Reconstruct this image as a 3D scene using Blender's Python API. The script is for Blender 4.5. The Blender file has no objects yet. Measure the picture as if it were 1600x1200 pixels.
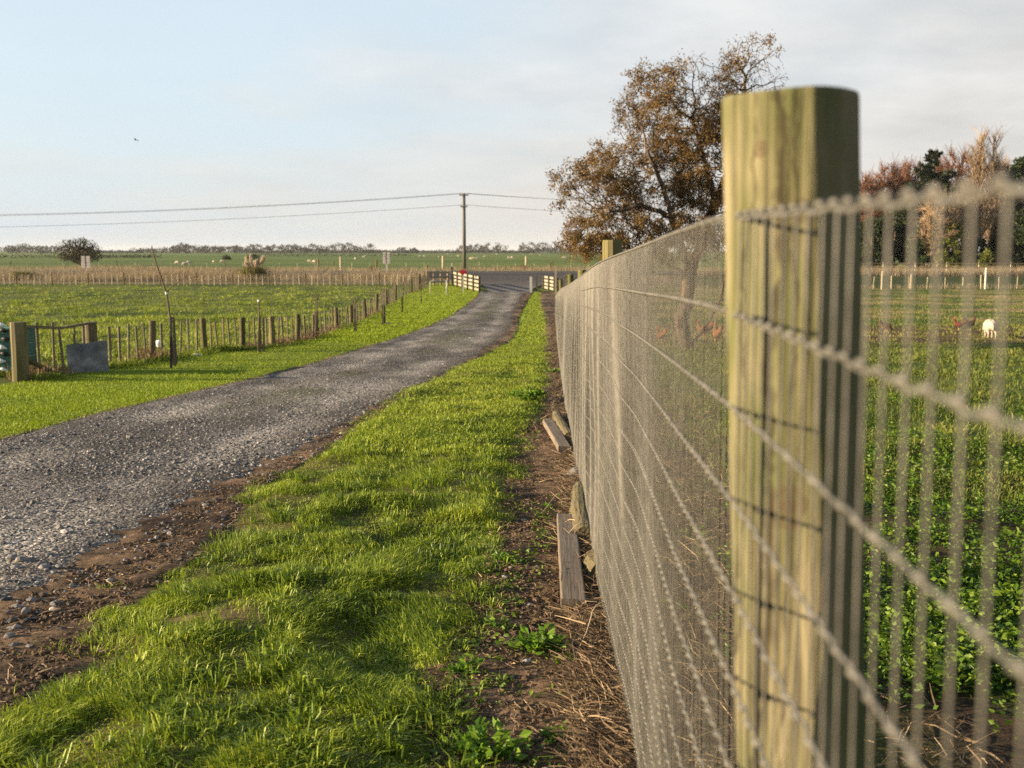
import bpy, math, random
import numpy as np
from mathutils import Vector
R = math.radians
rng = np.random.default_rng(7); random.seed(7)
sc = bpy.context.scene
col = sc.collection

# ------------------------------------------------------------------ camera
FPX = 1715.0; CAMH = 1.65
YAW = math.atan(58/FPX); PIT = math.atan(208/FPX)
Fv = np.array([-math.sin(YAW)*math.cos(PIT), math.cos(YAW)*math.cos(PIT), -math.sin(PIT)])
Rv = np.array([math.cos(YAW), math.sin(YAW), 0.0]); Uv = np.cross(Rv, Fv)
CAM = np.array([0, 0, CAMH])
def ray(px, py):
    return Fv*FPX + Rv*(px-800) + Uv*(600-py)
cd = bpy.data.cameras.new('camera'); cam = bpy.data.objects.new('camera', cd); col.objects.link(cam)
cam.location = (0, 0, CAMH)
cam.rotation_euler = (math.pi/2-PIT, 0, YAW)
cd.sensor_width = 36; cd.lens = FPX/1600*36
cd.clip_start = 0.05; cd.clip_end = 20000
cd.dof.use_dof = True; cd.dof.focus_distance = 6.2; cd.dof.aperture_fstop = cd.lens/9.2
sc.camera = cam

# ------------------------------------------------------------------ numeric helpers
def pchip(xs, ys):
    xs = np.array(xs, float); ys = np.array(ys, float)
    h = np.diff(xs); d = np.diff(ys)/h
    m = np.zeros(len(xs)); m[0] = d[0]; m[-1] = d[-1]
    for i in range(1, len(xs)-1):
        if d[i-1]*d[i] > 0:
            w1 = 2*h[i]+h[i-1]; w2 = h[i]+2*h[i-1]
            m[i] = (w1+w2)/(w1/d[i-1]+w2/d[i])
    def f(x):
        x = np.clip(np.asarray(x, float), xs[0], xs[-1])
        i = np.clip(np.searchsorted(xs, x)-1, 0, len(xs)-2)
        t = (x-xs[i])/h[i]
        return ((1+2*t)*(1-t)**2*ys[i]+t*(1-t)**2*h[i]*m[i]+t*t*(3-2*t)*ys[i+1]+t*t*(t-1)*h[i]*m[i+1])
    return f
def hsh(i, j, s):
    v = np.sin(i*127.1+j*311.7+s*74.7)*43758.5453
    return v-np.floor(v)
def vnoise(x, y, s=0):
    x = np.asarray(x, float); y = np.asarray(y, float)
    i = np.floor(x); j = np.floor(y); u = x-i; v = y-j
    u = u*u*(3-2*u); v = v*v*(3-2*v)
    return (hsh(i, j, s)*(1-u)+hsh(i+1, j, s)*u)*(1-v)+(hsh(i, j+1, s)*(1-u)+hsh(i+1, j+1, s)*u)*v
def fbm(x, y, s=0, o=3):
    r = 0; a = .5; t = 0
    for k in range(o):
        r = r+a*vnoise(np.asarray(x)*2**k, np.asarray(y)*2**k, s+k*13); t += a; a *= .5
    return r/t
def sstep(a, b, x):
    t = np.clip((np.asarray(x, float)-a)/(b-a), 0, 1); return t*t*(3-2*t)

# ------------------------------------------------------------------ the lie of the land
Dy = pchip([-80, -5, 1.5, 5.5, 10, 16, 29, 45, 70, 88, 97, 106, 118, 130, 160, 260, 9000],
           [0, 0, 0, -.12, -.3, -.5, -.85, -1.1, -1.28, -1.33, -1.1, -.64, -.62, -.8, -.95, -1.0, -1.0])
def G0(x, y): return Dy(y)+0*np.asarray(x)
def at0(px, py):
    d = ray(px, py); d = d/d[1]
    t0 = 1.0; t = 1.0
    while t < 9000:
        p = CAM+d*t
        if p[2] < float(G0(p[0], p[1])): break
        t0 = t; t *= 1.01
    for _ in range(40):
        m = (t0+t)/2; p = CAM+d*m
        if p[2] < float(G0(p[0], p[1])): t = m
        else: t0 = m
    return CAM+d*t
def at_y(px, py, Y):
    d = ray(px, py); return CAM+d*(Y/d[1])
def edge(pts, ext=()):
    w = [at0(*p)[:2] for p in pts]
    w = sorted([(p[1], p[0]) for p in w]+list(ext))
    return pchip([a for a, b in w], [b for a, b in w])
# edges as x(y)
X_DL = edge([(0, 690), (130, 655), (300, 615), (430, 585), (560, 548), (640, 522), (700, 497), (740, 470), (752, 456)], [(-20, -6.5), (3, -5.6), (106, -8.6)])
X_DR = edge([(0, 965), (130, 902), (280, 806), (400, 748), (520, 688), (600, 640), (700, 590), (770, 545), (800, 520), (808, 490), (820, 462)], [(-20, -3.2), (2, -2.9), (106, .5)])
X_GL = edge([(0, 1120), (80, 1065), (170, 965), (330, 830), (410, 750), (500, 705), (600, 625), (660, 598), (720, 570), (800, 525), (810, 490), (826, 462)], [(-20, -1.9), (1, -1.9), (106, .8)])
X_VR = edge([(742, 1200), (725, 1100), (775, 950), (800, 860), (818, 760), (822, 690), (855, 640), (862, 560), (856, 500), (848, 462)], [(-20, -.3), (2, -.3), (106, 0.1)])
FENCE_PX = [(33, 503, 596), (145, 503, 577), (238, 501, 564), (320, 497, 550), (379, 496, 546), (426, 494, 541), (465, 491, 534), (495, 487, 526), (526, 482, 513), (549, 478, 507),
            (571, 468, 498), (588, 459, 488), (604, 452, 478), (618, 444, 470), (643, 433, 457), (655, 428, 453)]
FW = [at0(a, c) for a, b, c in FENCE_PX]
X_LF = pchip([-20, 10]+[p[1] for p in FW]+[106], [-9, -9]+[p[0] for p in FW]+[-12])
def hump(x, y):
    """hummocks of the grass verge, fading to nothing at its edges and beyond 30 m"""
    a = X_GL(y); b = X_VR(y)
    m = sstep(a+.02, a+.35, x)*(1-sstep(b-.4, b, x))*(1-sstep(18, 30, y))*sstep(-1, 2, y)
    return m*(.14*(fbm(np.asarray(x)*1.5, np.asarray(y)*.9, 3, 2)-.28)+.03*fbm(np.asarray(x)*5, np.asarray(y)*4, 9, 2))
def lumps(x, y):
    """rank tussocky pasture left and right"""
    l = sstep(.3, 2.5, X_LF(y)-np.asarray(x))*(1-sstep(80, 92, y))*sstep(5, 15, y)
    r = sstep(1.5, 4, np.asarray(x))*(1-sstep(80, 90, y))
    return l*.30*(fbm(np.asarray(x)*.55, np.asarray(y)*.45, 21, 3)-.45)+r*.12*(fbm(np.asarray(x)*.8, np.asarray(y)*.6, 25, 3)-.5)
def G(x, y): return G0(x, y)+hump(x, y)+lumps(x, y)
def at(px, py):
    p = at0(px, py); return np.array([p[0], p[1], float(G(p[0], p[1]))])
def gp(x, y): return np.array([x, y, float(G(x, y))])

# ------------------------------------------------------------------ mesh builder
class MB:
    def __init__(s): s.v = []; s.f = {}; s.n = 0; s.t = []
    def add(s, v, faces, t=None):
        v = np.asarray(v, float).reshape(-1, 3)
        for f in (faces if isinstance(faces, list) else [faces]):
            f = np.asarray(f, np.int64)
            if f.size: s.f.setdefault(f.shape[1], []).append(f+s.n)
        s.v.append(v); s.n += len(v)
        s.t.append(np.zeros(len(v)) if t is None else np.broadcast_to(np.asarray(t, float), (len(v),)))
        return s
    def tube(s, pts, rad, n=6, cap=True, t=None):
        p = np.asarray(pts, float); m = len(p)
        r = np.broadcast_to(np.asarray(rad, float), (m,))
        d = np.gradient(p, axis=0); d /= np.linalg.norm(d, axis=1)[:, None]+1e-12
        u = np.cross(d[0], [0, 0, 1.]); 
        if np.linalg.norm(u) < .05: u = np.cross(d[0], [1., 0, 0])
        us = []
        for i in range(m):
            u = u-d[i]*u.dot(d[i]); u = u/np.linalg.norm(u); us.append(u)
        us = np.array(us); w = np.cross(d, us)
        a = np.arange(n)*2*math.pi/n
        v = p[:, None]+r[:, None, None]*(np.cos(a)[None, :, None]*us[:, None]+np.sin(a)[None, :, None]*w[:, None])
        i = np.arange(m-1)[:, None]*n; k = np.arange(n)[None]; k2 = (k+1) % n
        q = np.stack([i+k, i+k2, i+n+k2, i+n+k], -1).reshape(-1, 4)
        fs = [q]
        if cap and n > 2: fs += [np.arange(n)[::-1][None], (np.arange(n)+(m-1)*n)[None]]
        return s.add(v.reshape(-1, 3), fs, t)
    def box(s, c, size, rz=0, M=None):
        x, y, z = np.array(size)/2.
        v = np.array([[a, b, c_] for a in (-x, x) for b in (-y, y) for c_ in (-z, z)])
        if M is not None: v = v@np.array(M).T
        if rz:
            C, S = math.cos(rz), math.sin(rz); v = v@np.array([[C, S, 0], [-S, C, 0], [0, 0, 1]])
        return s.add(v+np.asarray(c), np.array([[0, 1, 3, 2], [4, 6, 7, 5], [0, 4, 5, 1], [2, 3, 7, 6], [0, 2, 6, 4], [1, 5, 7, 3]]))
    def bar(s, a, b, w, h, up=(0, 0, 1)):
        """squared timber from a to b"""
        a = np.asarray(a, float); b = np.asarray(b, float); d = b-a; L = np.linalg.norm(d); d /= L
        u = np.cross(up, d); u /= np.linalg.norm(u)+1e-9; k = np.cross(d, u)
        return s.box((a+b)/2, (L, w, h), M=np.stack([d, u, k], 1))
    def build(s, name, mat, parent=None, smooth=False):
        me = bpy.data.meshes.new(name); v = np.concatenate(s.v) if s.v else np.zeros((0, 3))
        if parent is not None: v = v-np.array(parent['_o'])
        me.vertices.add(len(v)); me.vertices.foreach_set('co', v.astype(np.float32).ravel())
        idx = []; tot = []
        for n, fl in s.f.items():
            f = np.concatenate(fl); idx.append(f.ravel()); tot.append(np.full(len(f), n))
        idx = np.concatenate(idx); tot = np.concatenate(tot); st = np.concatenate([[0], np.cumsum(tot)[:-1]])
        me.loops.add(len(idx)); me.loops.foreach_set('vertex_index', idx.astype(np.int32))
        me.polygons.add(len(tot)); me.polygons.foreach_set('loop_start', st.astype(np.int32))
        me.polygons.foreach_set('use_smooth', np.full(len(tot), smooth))
        me.update(calc_edges=True)
        t = np.concatenate(s.t)
        if t.any():
            a = me.attributes.new('tint', 'FLOAT', 'POINT'); a.data.foreach_set('value', t.astype(np.float32))
        me.materials.append(mat)
        o = bpy.data.objects.new(name, me); col.objects.link(o)
        if parent is not None: o.parent = parent
        return o
THINGS = []
def tag(o, label=None, cat=None, group=None, kind=None):
    if label: o['label'] = label
    if cat: o['category'] = cat
    if group: o['group'] = group
    if kind: o['kind'] = kind
    return o
def thing(name, label, cat, loc=(0, 0, 0), group=None):
    o = bpy.data.objects.new(name, None); o.empty_display_size = .2; col.objects.link(o)
    o.location = tuple(float(a) for a in loc); o['_o'] = [float(a) for a in loc]; THINGS.append(o)
    return tag(o, label, cat, group)
def dup_part(o, parent, loc, rot=(0, 0, 0), scale=(1, 1, 1), label=None):
    c = o.copy(); col.objects.link(c); c.parent = parent
    b = np.array(parent['_o']); c.location = tuple(np.asarray(loc, float)-b); c.rotation_euler = rot; c.scale = scale
    if label: c['label'] = label
    return c
def copy_tree(o, loc, rz=0, s=1.0, label=None, group=None):
    c = o.copy(); col.objects.link(c); c.location = tuple(float(a) for a in loc); c.rotation_euler = (0, 0, rz); c.scale = (s, s, s)
    if label: c['label'] = label
    if group: c['group'] = group
    for ch in [k for k in o.children]:
        d = ch.copy(); col.objects.link(d); d.parent = c
        for g in [k for k in ch.children]:
            e = g.copy(); col.objects.link(e); e.parent = d
    return c

# ------------------------------------------------------------------ materials
def nodes(name):
    m = bpy.data.materials.new(name); m.use_nodes = True; t = m.node_tree
    return m, t, t.nodes, t.links, t.nodes['Principled BSDF']
def ramp(t, fac, cols, pos=None):
    r = t.nodes.new('ShaderNodeValToRGB'); e = r.color_ramp.elements
    while len(e) < len(cols): e.new(.5)
    for i, c in enumerate(cols):
        e[i].position = pos[i] if pos else i/(len(cols)-1); e[i].color = (*c, 1)
    t.links.new(fac, r.inputs[0]); return r.outputs[0]
def noise(t, scale, vec=None, detail=4, rough=.6, dist=0, stretch=None, coord='Object'):
    n = t.nodes.new('ShaderNodeTexNoise'); n.inputs['Scale'].default_value = scale
    n.inputs['Detail'].default_value = detail; n.inputs['Roughness'].default_value = rough; n.inputs['Distortion'].default_value = dist
    if vec is None:
        tc = t.nodes.new('ShaderNodeTexCoord'); vec = tc.outputs[coord]
    if stretch:
        mp = t.nodes.new('ShaderNodeMapping'); mp.inputs['Scale'].default_value = stretch
        t.links.new(vec, mp.inputs[0]); vec = mp.outputs[0]
    t.links.new(vec, n.inputs['Vector']); return n.outputs['Fac']
def math_(t, op, a, b=None, clamp=False):
    n = t.nodes.new('ShaderNodeMath'); n.operation = op; n.use_clamp = clamp
    for i, v in enumerate((a, b)):
        if v is None: continue
        if isinstance(v, (int, float)): n.inputs[i].default_value = v
        else: t.links.new(v, n.inputs[i])
    return n.outputs[0]
def mixc(t, fac, a, b, mode='MIX'):
    n = t.nodes.new('ShaderNodeMix'); n.data_type = 'RGBA'; n.blend_type = mode
    for k, v in ((0, fac), (6, a), (7, b)):
        if isinstance(v, (int, float)): n.inputs[k].default_value = v
        elif isinstance(v, tuple): n.inputs[k].default_value = (*v, 1)
        else: t.links.new(v, n.inputs[k])
    return n.outputs[2]
def bump(t, b, h, strength=.4, dist=.02):
    n = t.nodes.new('ShaderNodeBump'); n.inputs['Strength'].default_value = strength; n.inputs['Distance'].default_value = dist
    t.links.new(h, n.inputs['Height']); t.links.new(n.outputs[0], b.inputs['Normal'])
def attr(t, name='tint'):
    n = t.nodes.new('ShaderNodeAttribute'); n.attribute_name = name; return n.outputs['Fac']
def vary(t, c, amt=.35):
    """per-object brightness so that copies differ"""
    oi = t.nodes.new('ShaderNodeObjectInfo')
    v = math_(t, 'ADD', math_(t, 'MULTIPLY', oi.outputs['Random'], amt), 1-amt/2)
    h = t.nodes.new('ShaderNodeHueSaturation'); t.links.new(v, h.inputs['Value']); t.links.new(c, h.inputs['Color']); return h.outputs[0]
def m_rough(name, cols, scale=8, stretch=None, rough=.85, b=.3, bd=.01, var=0, detail=5, pos=None, spec=.25):
    m, t, N, L, p = nodes(name); f = noise(t, scale, stretch=stretch, detail=detail)
    c = ramp(t, f, cols, pos or [.3+.4*i/(len(cols)-1) for i in range(len(cols))])
    if var: c = vary(t, c, var)
    L.new(c, p.inputs['Base Color']); p.inputs['Roughness'].default_value = rough; p.inputs['Specular IOR Level'].default_value = spec
    if b: bump(t, p, f, b, bd)
    return m
def m_leaf(name, cols, trans=.35, nscale=1.2, rough=.6, mixn=.5, pos=None, spec=.25):
    """blades and leaves: tint per leaf blended with a slow noise, part of the light passing through"""
    m, t, N, L, p = nodes(name)
    f = math_(t, 'ADD', math_(t, 'MULTIPLY', attr(t), 1-mixn), math_(t, 'MULTIPLY', noise(t, nscale, detail=3), mixn))
    c = ramp(t, f, cols, pos)
    L.new(c, p.inputs['Base Color']); p.inputs['Roughness'].default_value = rough; p.inputs['Specular IOR Level'].default_value = spec
    tr = N.new('ShaderNodeBsdfTranslucent'); L.new(c, tr.inputs[0])
    mx = N.new('ShaderNodeMixShader'); mx.inputs[0].default_value = trans
    L.new(p.outputs[0], mx.inputs[1]); L.new(tr.outputs[0], mx.inputs[2]); L.new(mx.outputs[0], N['Material Output'].inputs[0])
    return m
def m_wood(name, light, mid, dark, green=None, gscale=3, cracks=True, sc_=14, zst=.05, var=.25, axis='z', bstr=.6, bdist=.006):
    m, t, N, L, p = nodes(name)
    st = {'z': (1, 1, zst), 'x': (zst, 1, 1), 'y': (1, zst, 1)}[axis]
    f = noise(t, sc_, stretch=st, detail=7, rough=.65, dist=.3)
    c = ramp(t, f, [dark, mid, light, mid], [.25, .42, .58, .75])
    if green:
        g = noise(t, gscale, stretch=st[:2]+(zst*5,) if axis == 'z' else st, detail=4)
        c = mixc(t, ramp(t, g, [(0, 0, 0), (.9, .9, .9)], [.42, .62]), c, green)
    f2 = noise(t, sc_*2.2, stretch=(st[0], st[1], st[2]*.35) if axis == 'z' else st, detail=3, rough=.5, dist=.6)
    if cracks:
        k = ramp(t, f2, [(1, 1, 1), (0, 0, 0)], [.30, .37])
        c = mixc(t, math_(t, 'MULTIPLY', k, .75), c, (dark[0]*.35, dark[1]*.35, dark[2]*.35))
    if var: c = vary(t, c, var)
    L.new(c, p.inputs['Base Color']); p.inputs['Roughness'].default_value = .85; p.inputs['Specular IOR Level'].default_value = .2
    hgt = math_(t, 'ADD', f, math_(t, 'MULTIPLY', f2, 1.2))
    bump(t, p, hgt, bstr, bdist)
    return m
# ------------------------------------------------------------------ sun, sky
SUN_AZ, SUN_EL = R(262.5), R(12.5)
S = Vector((math.sin(SUN_AZ)*math.cos(SUN_EL), math.cos(SUN_AZ)*math.cos(SUN_EL), math.sin(SUN_EL)))
sl = bpy.data.lights.new('sun', 'SUN'); sl.energy = 5.0; sl.angle = R(.5); sl.color = (1, .77, .50)
so = bpy.data.objects.new('sun', sl); col.objects.link(so); so.rotation_euler = S.to_track_quat('Z', 'Y').to_euler()
w = bpy.data.worlds.new('World'); sc.world = w; w.use_nodes = True
t = w.node_tree; N = t.nodes; L = t.links; bg = N['Background']
sky = N.new('ShaderNodeTexSky'); sky.sky_type = 'NISHITA'; sky.sun_disc = False
sky.sun_elevation = SUN_EL; sky.sun_rotation = SUN_AZ; sky.air_density = 1.2; sky.dust_density = 1.6; sky.ozone_density = 1.5
tc = N.new('ShaderNodeTexCoord')
sep = N.new('ShaderNodeSeparateXYZ'); L.new(tc.outputs['Generated'], sep.inputs[0])
# layered stratus: noise on the direction projected to a cloud ceiling
den = math_(t, 'ADD', math_(t, 'MAXIMUM', sep.outputs['Z'], 0.0), .16)
cmb = N.new('ShaderNodeCombineXYZ'); L.new(math_(t, 'DIVIDE', sep.outputs['X'], den), cmb.inputs[0]); L.new(math_(t, 'DIVIDE', sep.outputs['Y'], den), cmb.inputs[1])
n1 = noise(t, .62, vec=cmb.outputs[0], detail=6, rough=.52, dist=.25, stretch=(.8, 1.0, 1))
mp = N.new('ShaderNodeMapping'); mp.inputs['Location'].default_value = (3.1, 1.7, 0); L.new(cmb.outputs[0], mp.inputs[0])
n2 = noise(t, 1.6, vec=mp.outputs[0], detail=5, rough=.55)
low = math_(t, 'SUBTRACT', 1.0, math_(t, 'DIVIDE', sep.outputs['Z'], .22), True)     # more haze and cloud low down
right = math_(t, 'MULTIPLY', math_(t, 'ADD', sep.outputs['X'], -.02), .75)
cov = math_(t, 'ADD', math_(t, 'ADD', n1, math_(t, 'MULTIPLY', low, .34)), math_(t, 'ADD', math_(t, 'MULTIPLY', n2, .25), right))
mask = ramp(t, cov, [(.10, .10, .10), (.6, .6, .6), (.97, .97, .97)], [.55, .72, .92])
ccol = ramp(t, n2, [(4.0, 3.98, 3.95), (5.6, 5.5, 5.35)], [.33, .67])
hz = ramp(t, low, [(0, 0, 0), (0, 0, 0), (1, 1, 1)], [0, .35, 1])
ccol = mixc(t, hz, ccol, (5.0, 4.8, 4.4))
skyc = mixc(t, .7, sky.outputs[0], (5.2, 6.2, 7.1))
zen = ramp(t, sep.outputs['Z'], [(1, 1, 1), (.40, .50, .64)], [.24, .55])                  # the sky deepens towards the zenith
L.new(mixc(t, 1.0, mixc(t, mask, skyc, ccol), zen, 'MULTIPLY'), bg.inputs['Color']); bg.inputs['Strength'].default_value = .0505
sc.view_settings.view_transform = 'Standard'; sc.view_settings.look = 'None'; sc.view_settings.exposure = 1.66; sc.view_settings.gamma = 1

# ------------------------------------------------------------------ ground
def grow(a, lim, step, g):
    o = [a]
    while abs(o[-1]) < lim: o.append(o[-1]+step); step *= g
    return o
xr_ = grow(6, 90, .1, 1.03); xr_ += grow(xr_[-1], 7000, 4, 1.09)[1:]
xs = np.array([-a for a in xr_[::-1]]+list(np.arange(-5.9, 5.95, .1))+xr_)
yn = grow(25, 110, .1, 1.014); yn += grow(yn[-1], 9000, 1.5, 1.06)[1:]
ys = np.array([-80, -50, -30, -20, -12, -8, -5, -3, -1.5, -.5]+list(np.arange(0, 24.95, .1))+yn)
X, Y = np.meshgrid(xs, ys)
Z = G(X, Y)
def grid_obj(name, X, Y, Z, mat, colr=None, smooth=True):
    m, n = X.shape; b = MB()
    i = np.arange(m-1)[:, None]*n; k = np.arange(n-1)[None]
    b.add(np.stack([X, Y, Z], -1).reshape(-1, 3), np.stack([i+k, i+k+1, i+n+k+1, i+n+k], -1).reshape(-1, 4))
    o = b.build(name, mat, smooth=smooth)
    if colr is not None:
        a = o.data.attributes.new('zone', 'FLOAT_COLOR', 'POINT')
        c = np.concatenate([colr.reshape(-1, 3), np.ones((m*n, 1))], 1); a.data.foreach_set('color', c.astype(np.float32).ravel())
    return tag(o, kind='structure')
def lerp(a, b, f): return np.asarray(a)*(1-f[..., None])+np.asarray(b)*f[..., None]
g1 = fbm(X*.5, Y*.35, 5, 4); g2 = fbm(X*2, Y*2, 8, 3)
C = lerp([.040, .062, .010], [.10, .115, .026], sstep(.3, .7, g1))                      # pasture
verge = sstep(-.1, .1, X-X_GL(Y))*sstep(-.1, .1, .6-X)
C = lerp(C, lerp([.040, .042, .012], [.12, .092, .042], sstep(.35, .65, g2)), verge*(Y < 60))     # thatch and soil under the verge
lawn = (X > X_LF(Y)-.2)*(X < X_DL(Y)+.3)*(Y < 100)
C = lerp(C, lerp([.10, .145, .014], [.16, .185, .03], g1), lawn*1.0)
rf = sstep(.8, 1.6, X)*(Y < 95)
ca = lerp([.055, .085, .018], [.20, .155, .07], sstep(.44, .62, fbm(X*.35, Y*.55, 31, 4)))
cb = lerp([.075, .052, .028], [.21, .15, .065], sstep(.45, .65, fbm(X*.3, Y*.8, 33, 4)))
band = sstep(29, 31.5, Y+2*(g1-.5))*(1-sstep(38, 43, Y+3*(g1-.5)))
nearw = lerp([.052, .036, .024], [.035, .05, .012], sstep(.4, .6, fbm(X*1.1, Y*1.1, 37, 3)))
cr = lerp(lerp([.06, .09, .016], [.11, .12, .03], sstep(.35, .7, g1)), ca, sstep(36, 44, Y))
cr = cr*(1-band[..., None])+cb*band[..., None]
fn = 1-sstep(7, 11, Y); cr = cr*(1-fn[..., None])+nearw*fn[..., None]
C = C*(1-rf[..., None])+cr*rf[..., None]
gr = sstep(86, 90, Y)*(1-sstep(104, 108, Y))*sstep(10, 14, X); C = C*(1-gr[..., None])+np.array([.040, .055, .018])*gr[..., None]
rb = sstep(93, 97, Y)*(1-gr)*(1-sstep(126, 135, Y)); C = C*(1-rb[..., None])+np.array([.20, .15, .085])*rb[..., None]
far = sstep(120, 150, Y); C = C*(1-far[..., None])+np.array([.075, .115, .022])*far[..., None]
m_ground, t, N, L, p = nodes('pasture_ground')
at_ = N.new('ShaderNodeAttribute'); at_.attribute_name = 'zone'
geo = N.new('ShaderNodeNewGeometry'); sp = N.new('ShaderNodeSeparateXYZ'); L.new(geo.outputs['Position'], sp.inputs[0])
nf = noise(t, 1.0, vec=geo.outputs['Position'], detail=5, stretch=(.0035, .012, 1))
fc = ramp(t, nf, [(.045, .075, .014), (.085, .135, .022), (.12, .15, .035), (.06, .105, .018), (.15, .16, .05)], [.32, .43, .5, .57, .68])
fm = math_(t, 'MULTIPLY', math_(t, 'SUBTRACT', sp.outputs['Y'], 130), .02, True)
base = mixc(t, fm, at_.outputs['Color'], fc)
nn = noise(t, 14, vec=geo.outputs['Position'], detail=6, rough=.7)
base = mixc(t, .8, base, ramp(t, nn, [(.45, .45, .45), (1, 1, 1), (1.5, 1.5, 1.45)], [.3, .5, .7]), 'MULTIPLY')
L.new(base, p.inputs['Base Color']); p.inputs['Roughness'].default_value = .95; p.inputs['Specular IOR Level'].default_value = .1
bump(t, p, nn, .7, .04)
ground = grid_obj('ground', X, Y, Z, m_ground, C)

def strip(name, fl, fr, y0, y1, step, ncol, off, mat, rag=0, rs=2.0, colf=None, bumpf=None, gr=1.012):
    yy = [y0]; s = step
    while yy[-1] < y1: yy.append(yy[-1]+s); s = step*max(1, yy[-1]/12)**.8
    yy = np.array(yy); a = fl(yy); b = fr(yy)
    if rag:
        a = a+rag*(fbm(yy*rs, yy*0+.3, 41, 3)-.5)*2; b = b+rag*(fbm(yy*rs, yy*0+7.3, 43, 3)-.5)*2
    u = np.linspace(0, 1, ncol)
    X = a[:, None]*(1-u)+b[:, None]*u; Y = np.repeat(yy[:, None], ncol, 1)
    Z = G0(X, Y)+off+.00035*np.maximum(Y, 0)
    if bumpf is not None: Z = Z+bumpf(X, Y, np.broadcast_to(u, X.shape))
    return grid_obj(name, X, Y, Z, mat, colf(X, Y, np.broadcast_to(u, X.shape)) if colf else None)
def m_zone(name, scale, lo, hi, rough=.95, bs=.8, bd=.02, voro=0, spec=.15):
    m, t, N, L, p = nodes(name); a = N.new('ShaderNodeAttribute'); a.attribute_name = 'zone'
    n = noise(t, scale, detail=8, rough=.72); c = mixc(t, 1.0, a.outputs['Color'], ramp(t, n, [(lo,)*3, (1, 1, 1), (hi,)*3], [.3, .5, .7]), 'MULTIPLY'); h = n
    if voro:
        tc = N.new('ShaderNodeTexCoord'); hs = []
        for k, (s_, wt) in enumerate(((voro, 1.0), (voro*.42, 1.0))):
            v = N.new('ShaderNodeTexVoronoi'); v.inputs['Scale'].default_value = s_; L.new(tc.outputs['Object'], v.inputs['Vector'])
            bw = N.new('ShaderNodeRGBToBW'); L.new(v.outputs['Color'], bw.inputs[0])
            c = mixc(t, .8 if k == 0 else .4, c, ramp(t, bw.outputs[0], [(.45, .44, .43), (.95, .95, .96), (1.75, 1.72, 1.66)], [.25, .55, .85]), 'MULTIPLY')
            hs.append(math_(t, 'MULTIPLY', math_(t, 'SUBTRACT', 1.0, v.outputs['Distance']), .7+.6*k))
        h = math_(t, 'ADD', math_(t, 'ADD', hs[0], hs[1]), math_(t, 'MULTIPLY', n, .8))
    L.new(c, p.inputs['Base Color']); p.inputs['Roughness'].default_value = rough; p.inputs['Specular IOR Level'].default_value = spec
    bump(t, p, h, bs, bd); return m
m_soil = m_zone('bare_soil', 16, .35, 1.7, bs=1.0, bd=.035)
m_gravel = m_zone('gravel', 9, .7, 1.3, bs=1.0, bd=.018, voro=52)
m_tar = m_zone('road_seal', 6, .75, 1.25, bs=.4, bd=.004, voro=60)
def soil_col(X, Y, u):
    a = fbm(X*1.6, Y*1.2, 51, 4); b = fbm(X*6, Y*5, 53, 3)
    c = lerp([.030, .019, .013], [.185, .122, .072], sstep(.38, .66, .6*a+.4*b))
    return c
def soil_bump(X, Y, u):
    e = np.minimum(u, 1-u)
    return sstep(0, .12, e)*(.035*(fbm(X*7, Y*7, 55, 3)-.1))
strip('soil_margin', lambda y: X_DR(y)-.35, lambda y: X_GL(y)+.12, -6, 78, .04, 26, .005, m_soil, .12, 2.2, soil_col, soil_bump)
strip('soil_edge', lambda y: X_DL(y)-.16, lambda y: X_DL(y)+.3, -6, 78, .06, 8, .005, m_soil, .05, 2.2, soil_col)
strip('soil_bed', lambda y: X_VR(y)-.15, lambda y: .95+.25*(fbm(y*.8, y*0, 61, 3)-.5)+.75*sstep(4, 9, y)*(1-sstep(13, 22, y)), -4, 79, .04, 30, .005, m_soil, .22, 1.6, soil_col, soil_bump)
def gravel_col(X, Y, u):
    a = fbm(X*.8, Y*.35, 71, 4)
    tr = np.exp(-((u-.24)/.10)**2)+np.exp(-((u-.74)/.10)**2)
    c = lerp([.098, .092, .085], [.205, .192, .176], sstep(.3, .75, a*.7+.33*tr))
    pt = fbm(X*2.6, Y*1.1, 73, 4); c = c*(.62+.76*sstep(.25, .75, pt))[..., None]
    mid = np.exp(-((u-.5)/.16)**2)*sstep(11, 18, Y)*sstep(.42, .58, fbm(X*1.5, Y*.5, 75, 4))
    c = c*(1-.55*mid[..., None])+np.array([.10, .105, .045])*.55*mid[..., None]
    rim = sstep(.78, 1.0, u)*sstep(.40, .62, fbm(X*2, Y*1.2, 77, 4))
    c = c*(1-.6*rim[..., None])+np.array([.12, .085, .058])*.6*rim[..., None]
    return c
def gravel_bump(X, Y, u):
    e = np.minimum(u, 1-u)
    tr = np.exp(-((u-.24)/.11)**2)+np.exp(-((u-.74)/.11)**2)
    return sstep(0, .1, e)*(.022+.012*(fbm(X*5, Y*5, 79, 3)-.5))-.012*tr*sstep(0, .1, e)
GR_B = gravel_bump
strip('gravel_driveway', X_DL, X_DR, -6, 80, .05, 60, .009, m_gravel, .10, 3.0, gravel_col, gravel_bump)
def tar_col(X, Y, u):
    c = lerp([.045, .043, .043], [.075, .071, .069], fbm(X*.25, Y*.5, 81, 3)); k = 1-sstep(84, 101, Y+5*(fbm(X*.3, Y*.2, 83, 3)-.5))
    return c*(1-k[..., None])+lerp([.115, .104, .095], [.175, .16, .147], fbm(X*.8, Y*.35, 71, 4))*k[..., None]
AL = pchip([77, 86, 96, 103, 108], [-4.3, -4.9, -6.4, -12, -22]); AR = pchip([77, 86, 95, 103, 108], [-1.5, -1.25, -.2, 6, 14])
strip('driveway_apron', AL, AR, 77, 107, .12, 24, .03, m_tar, .05, 1, tar_col)
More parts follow.
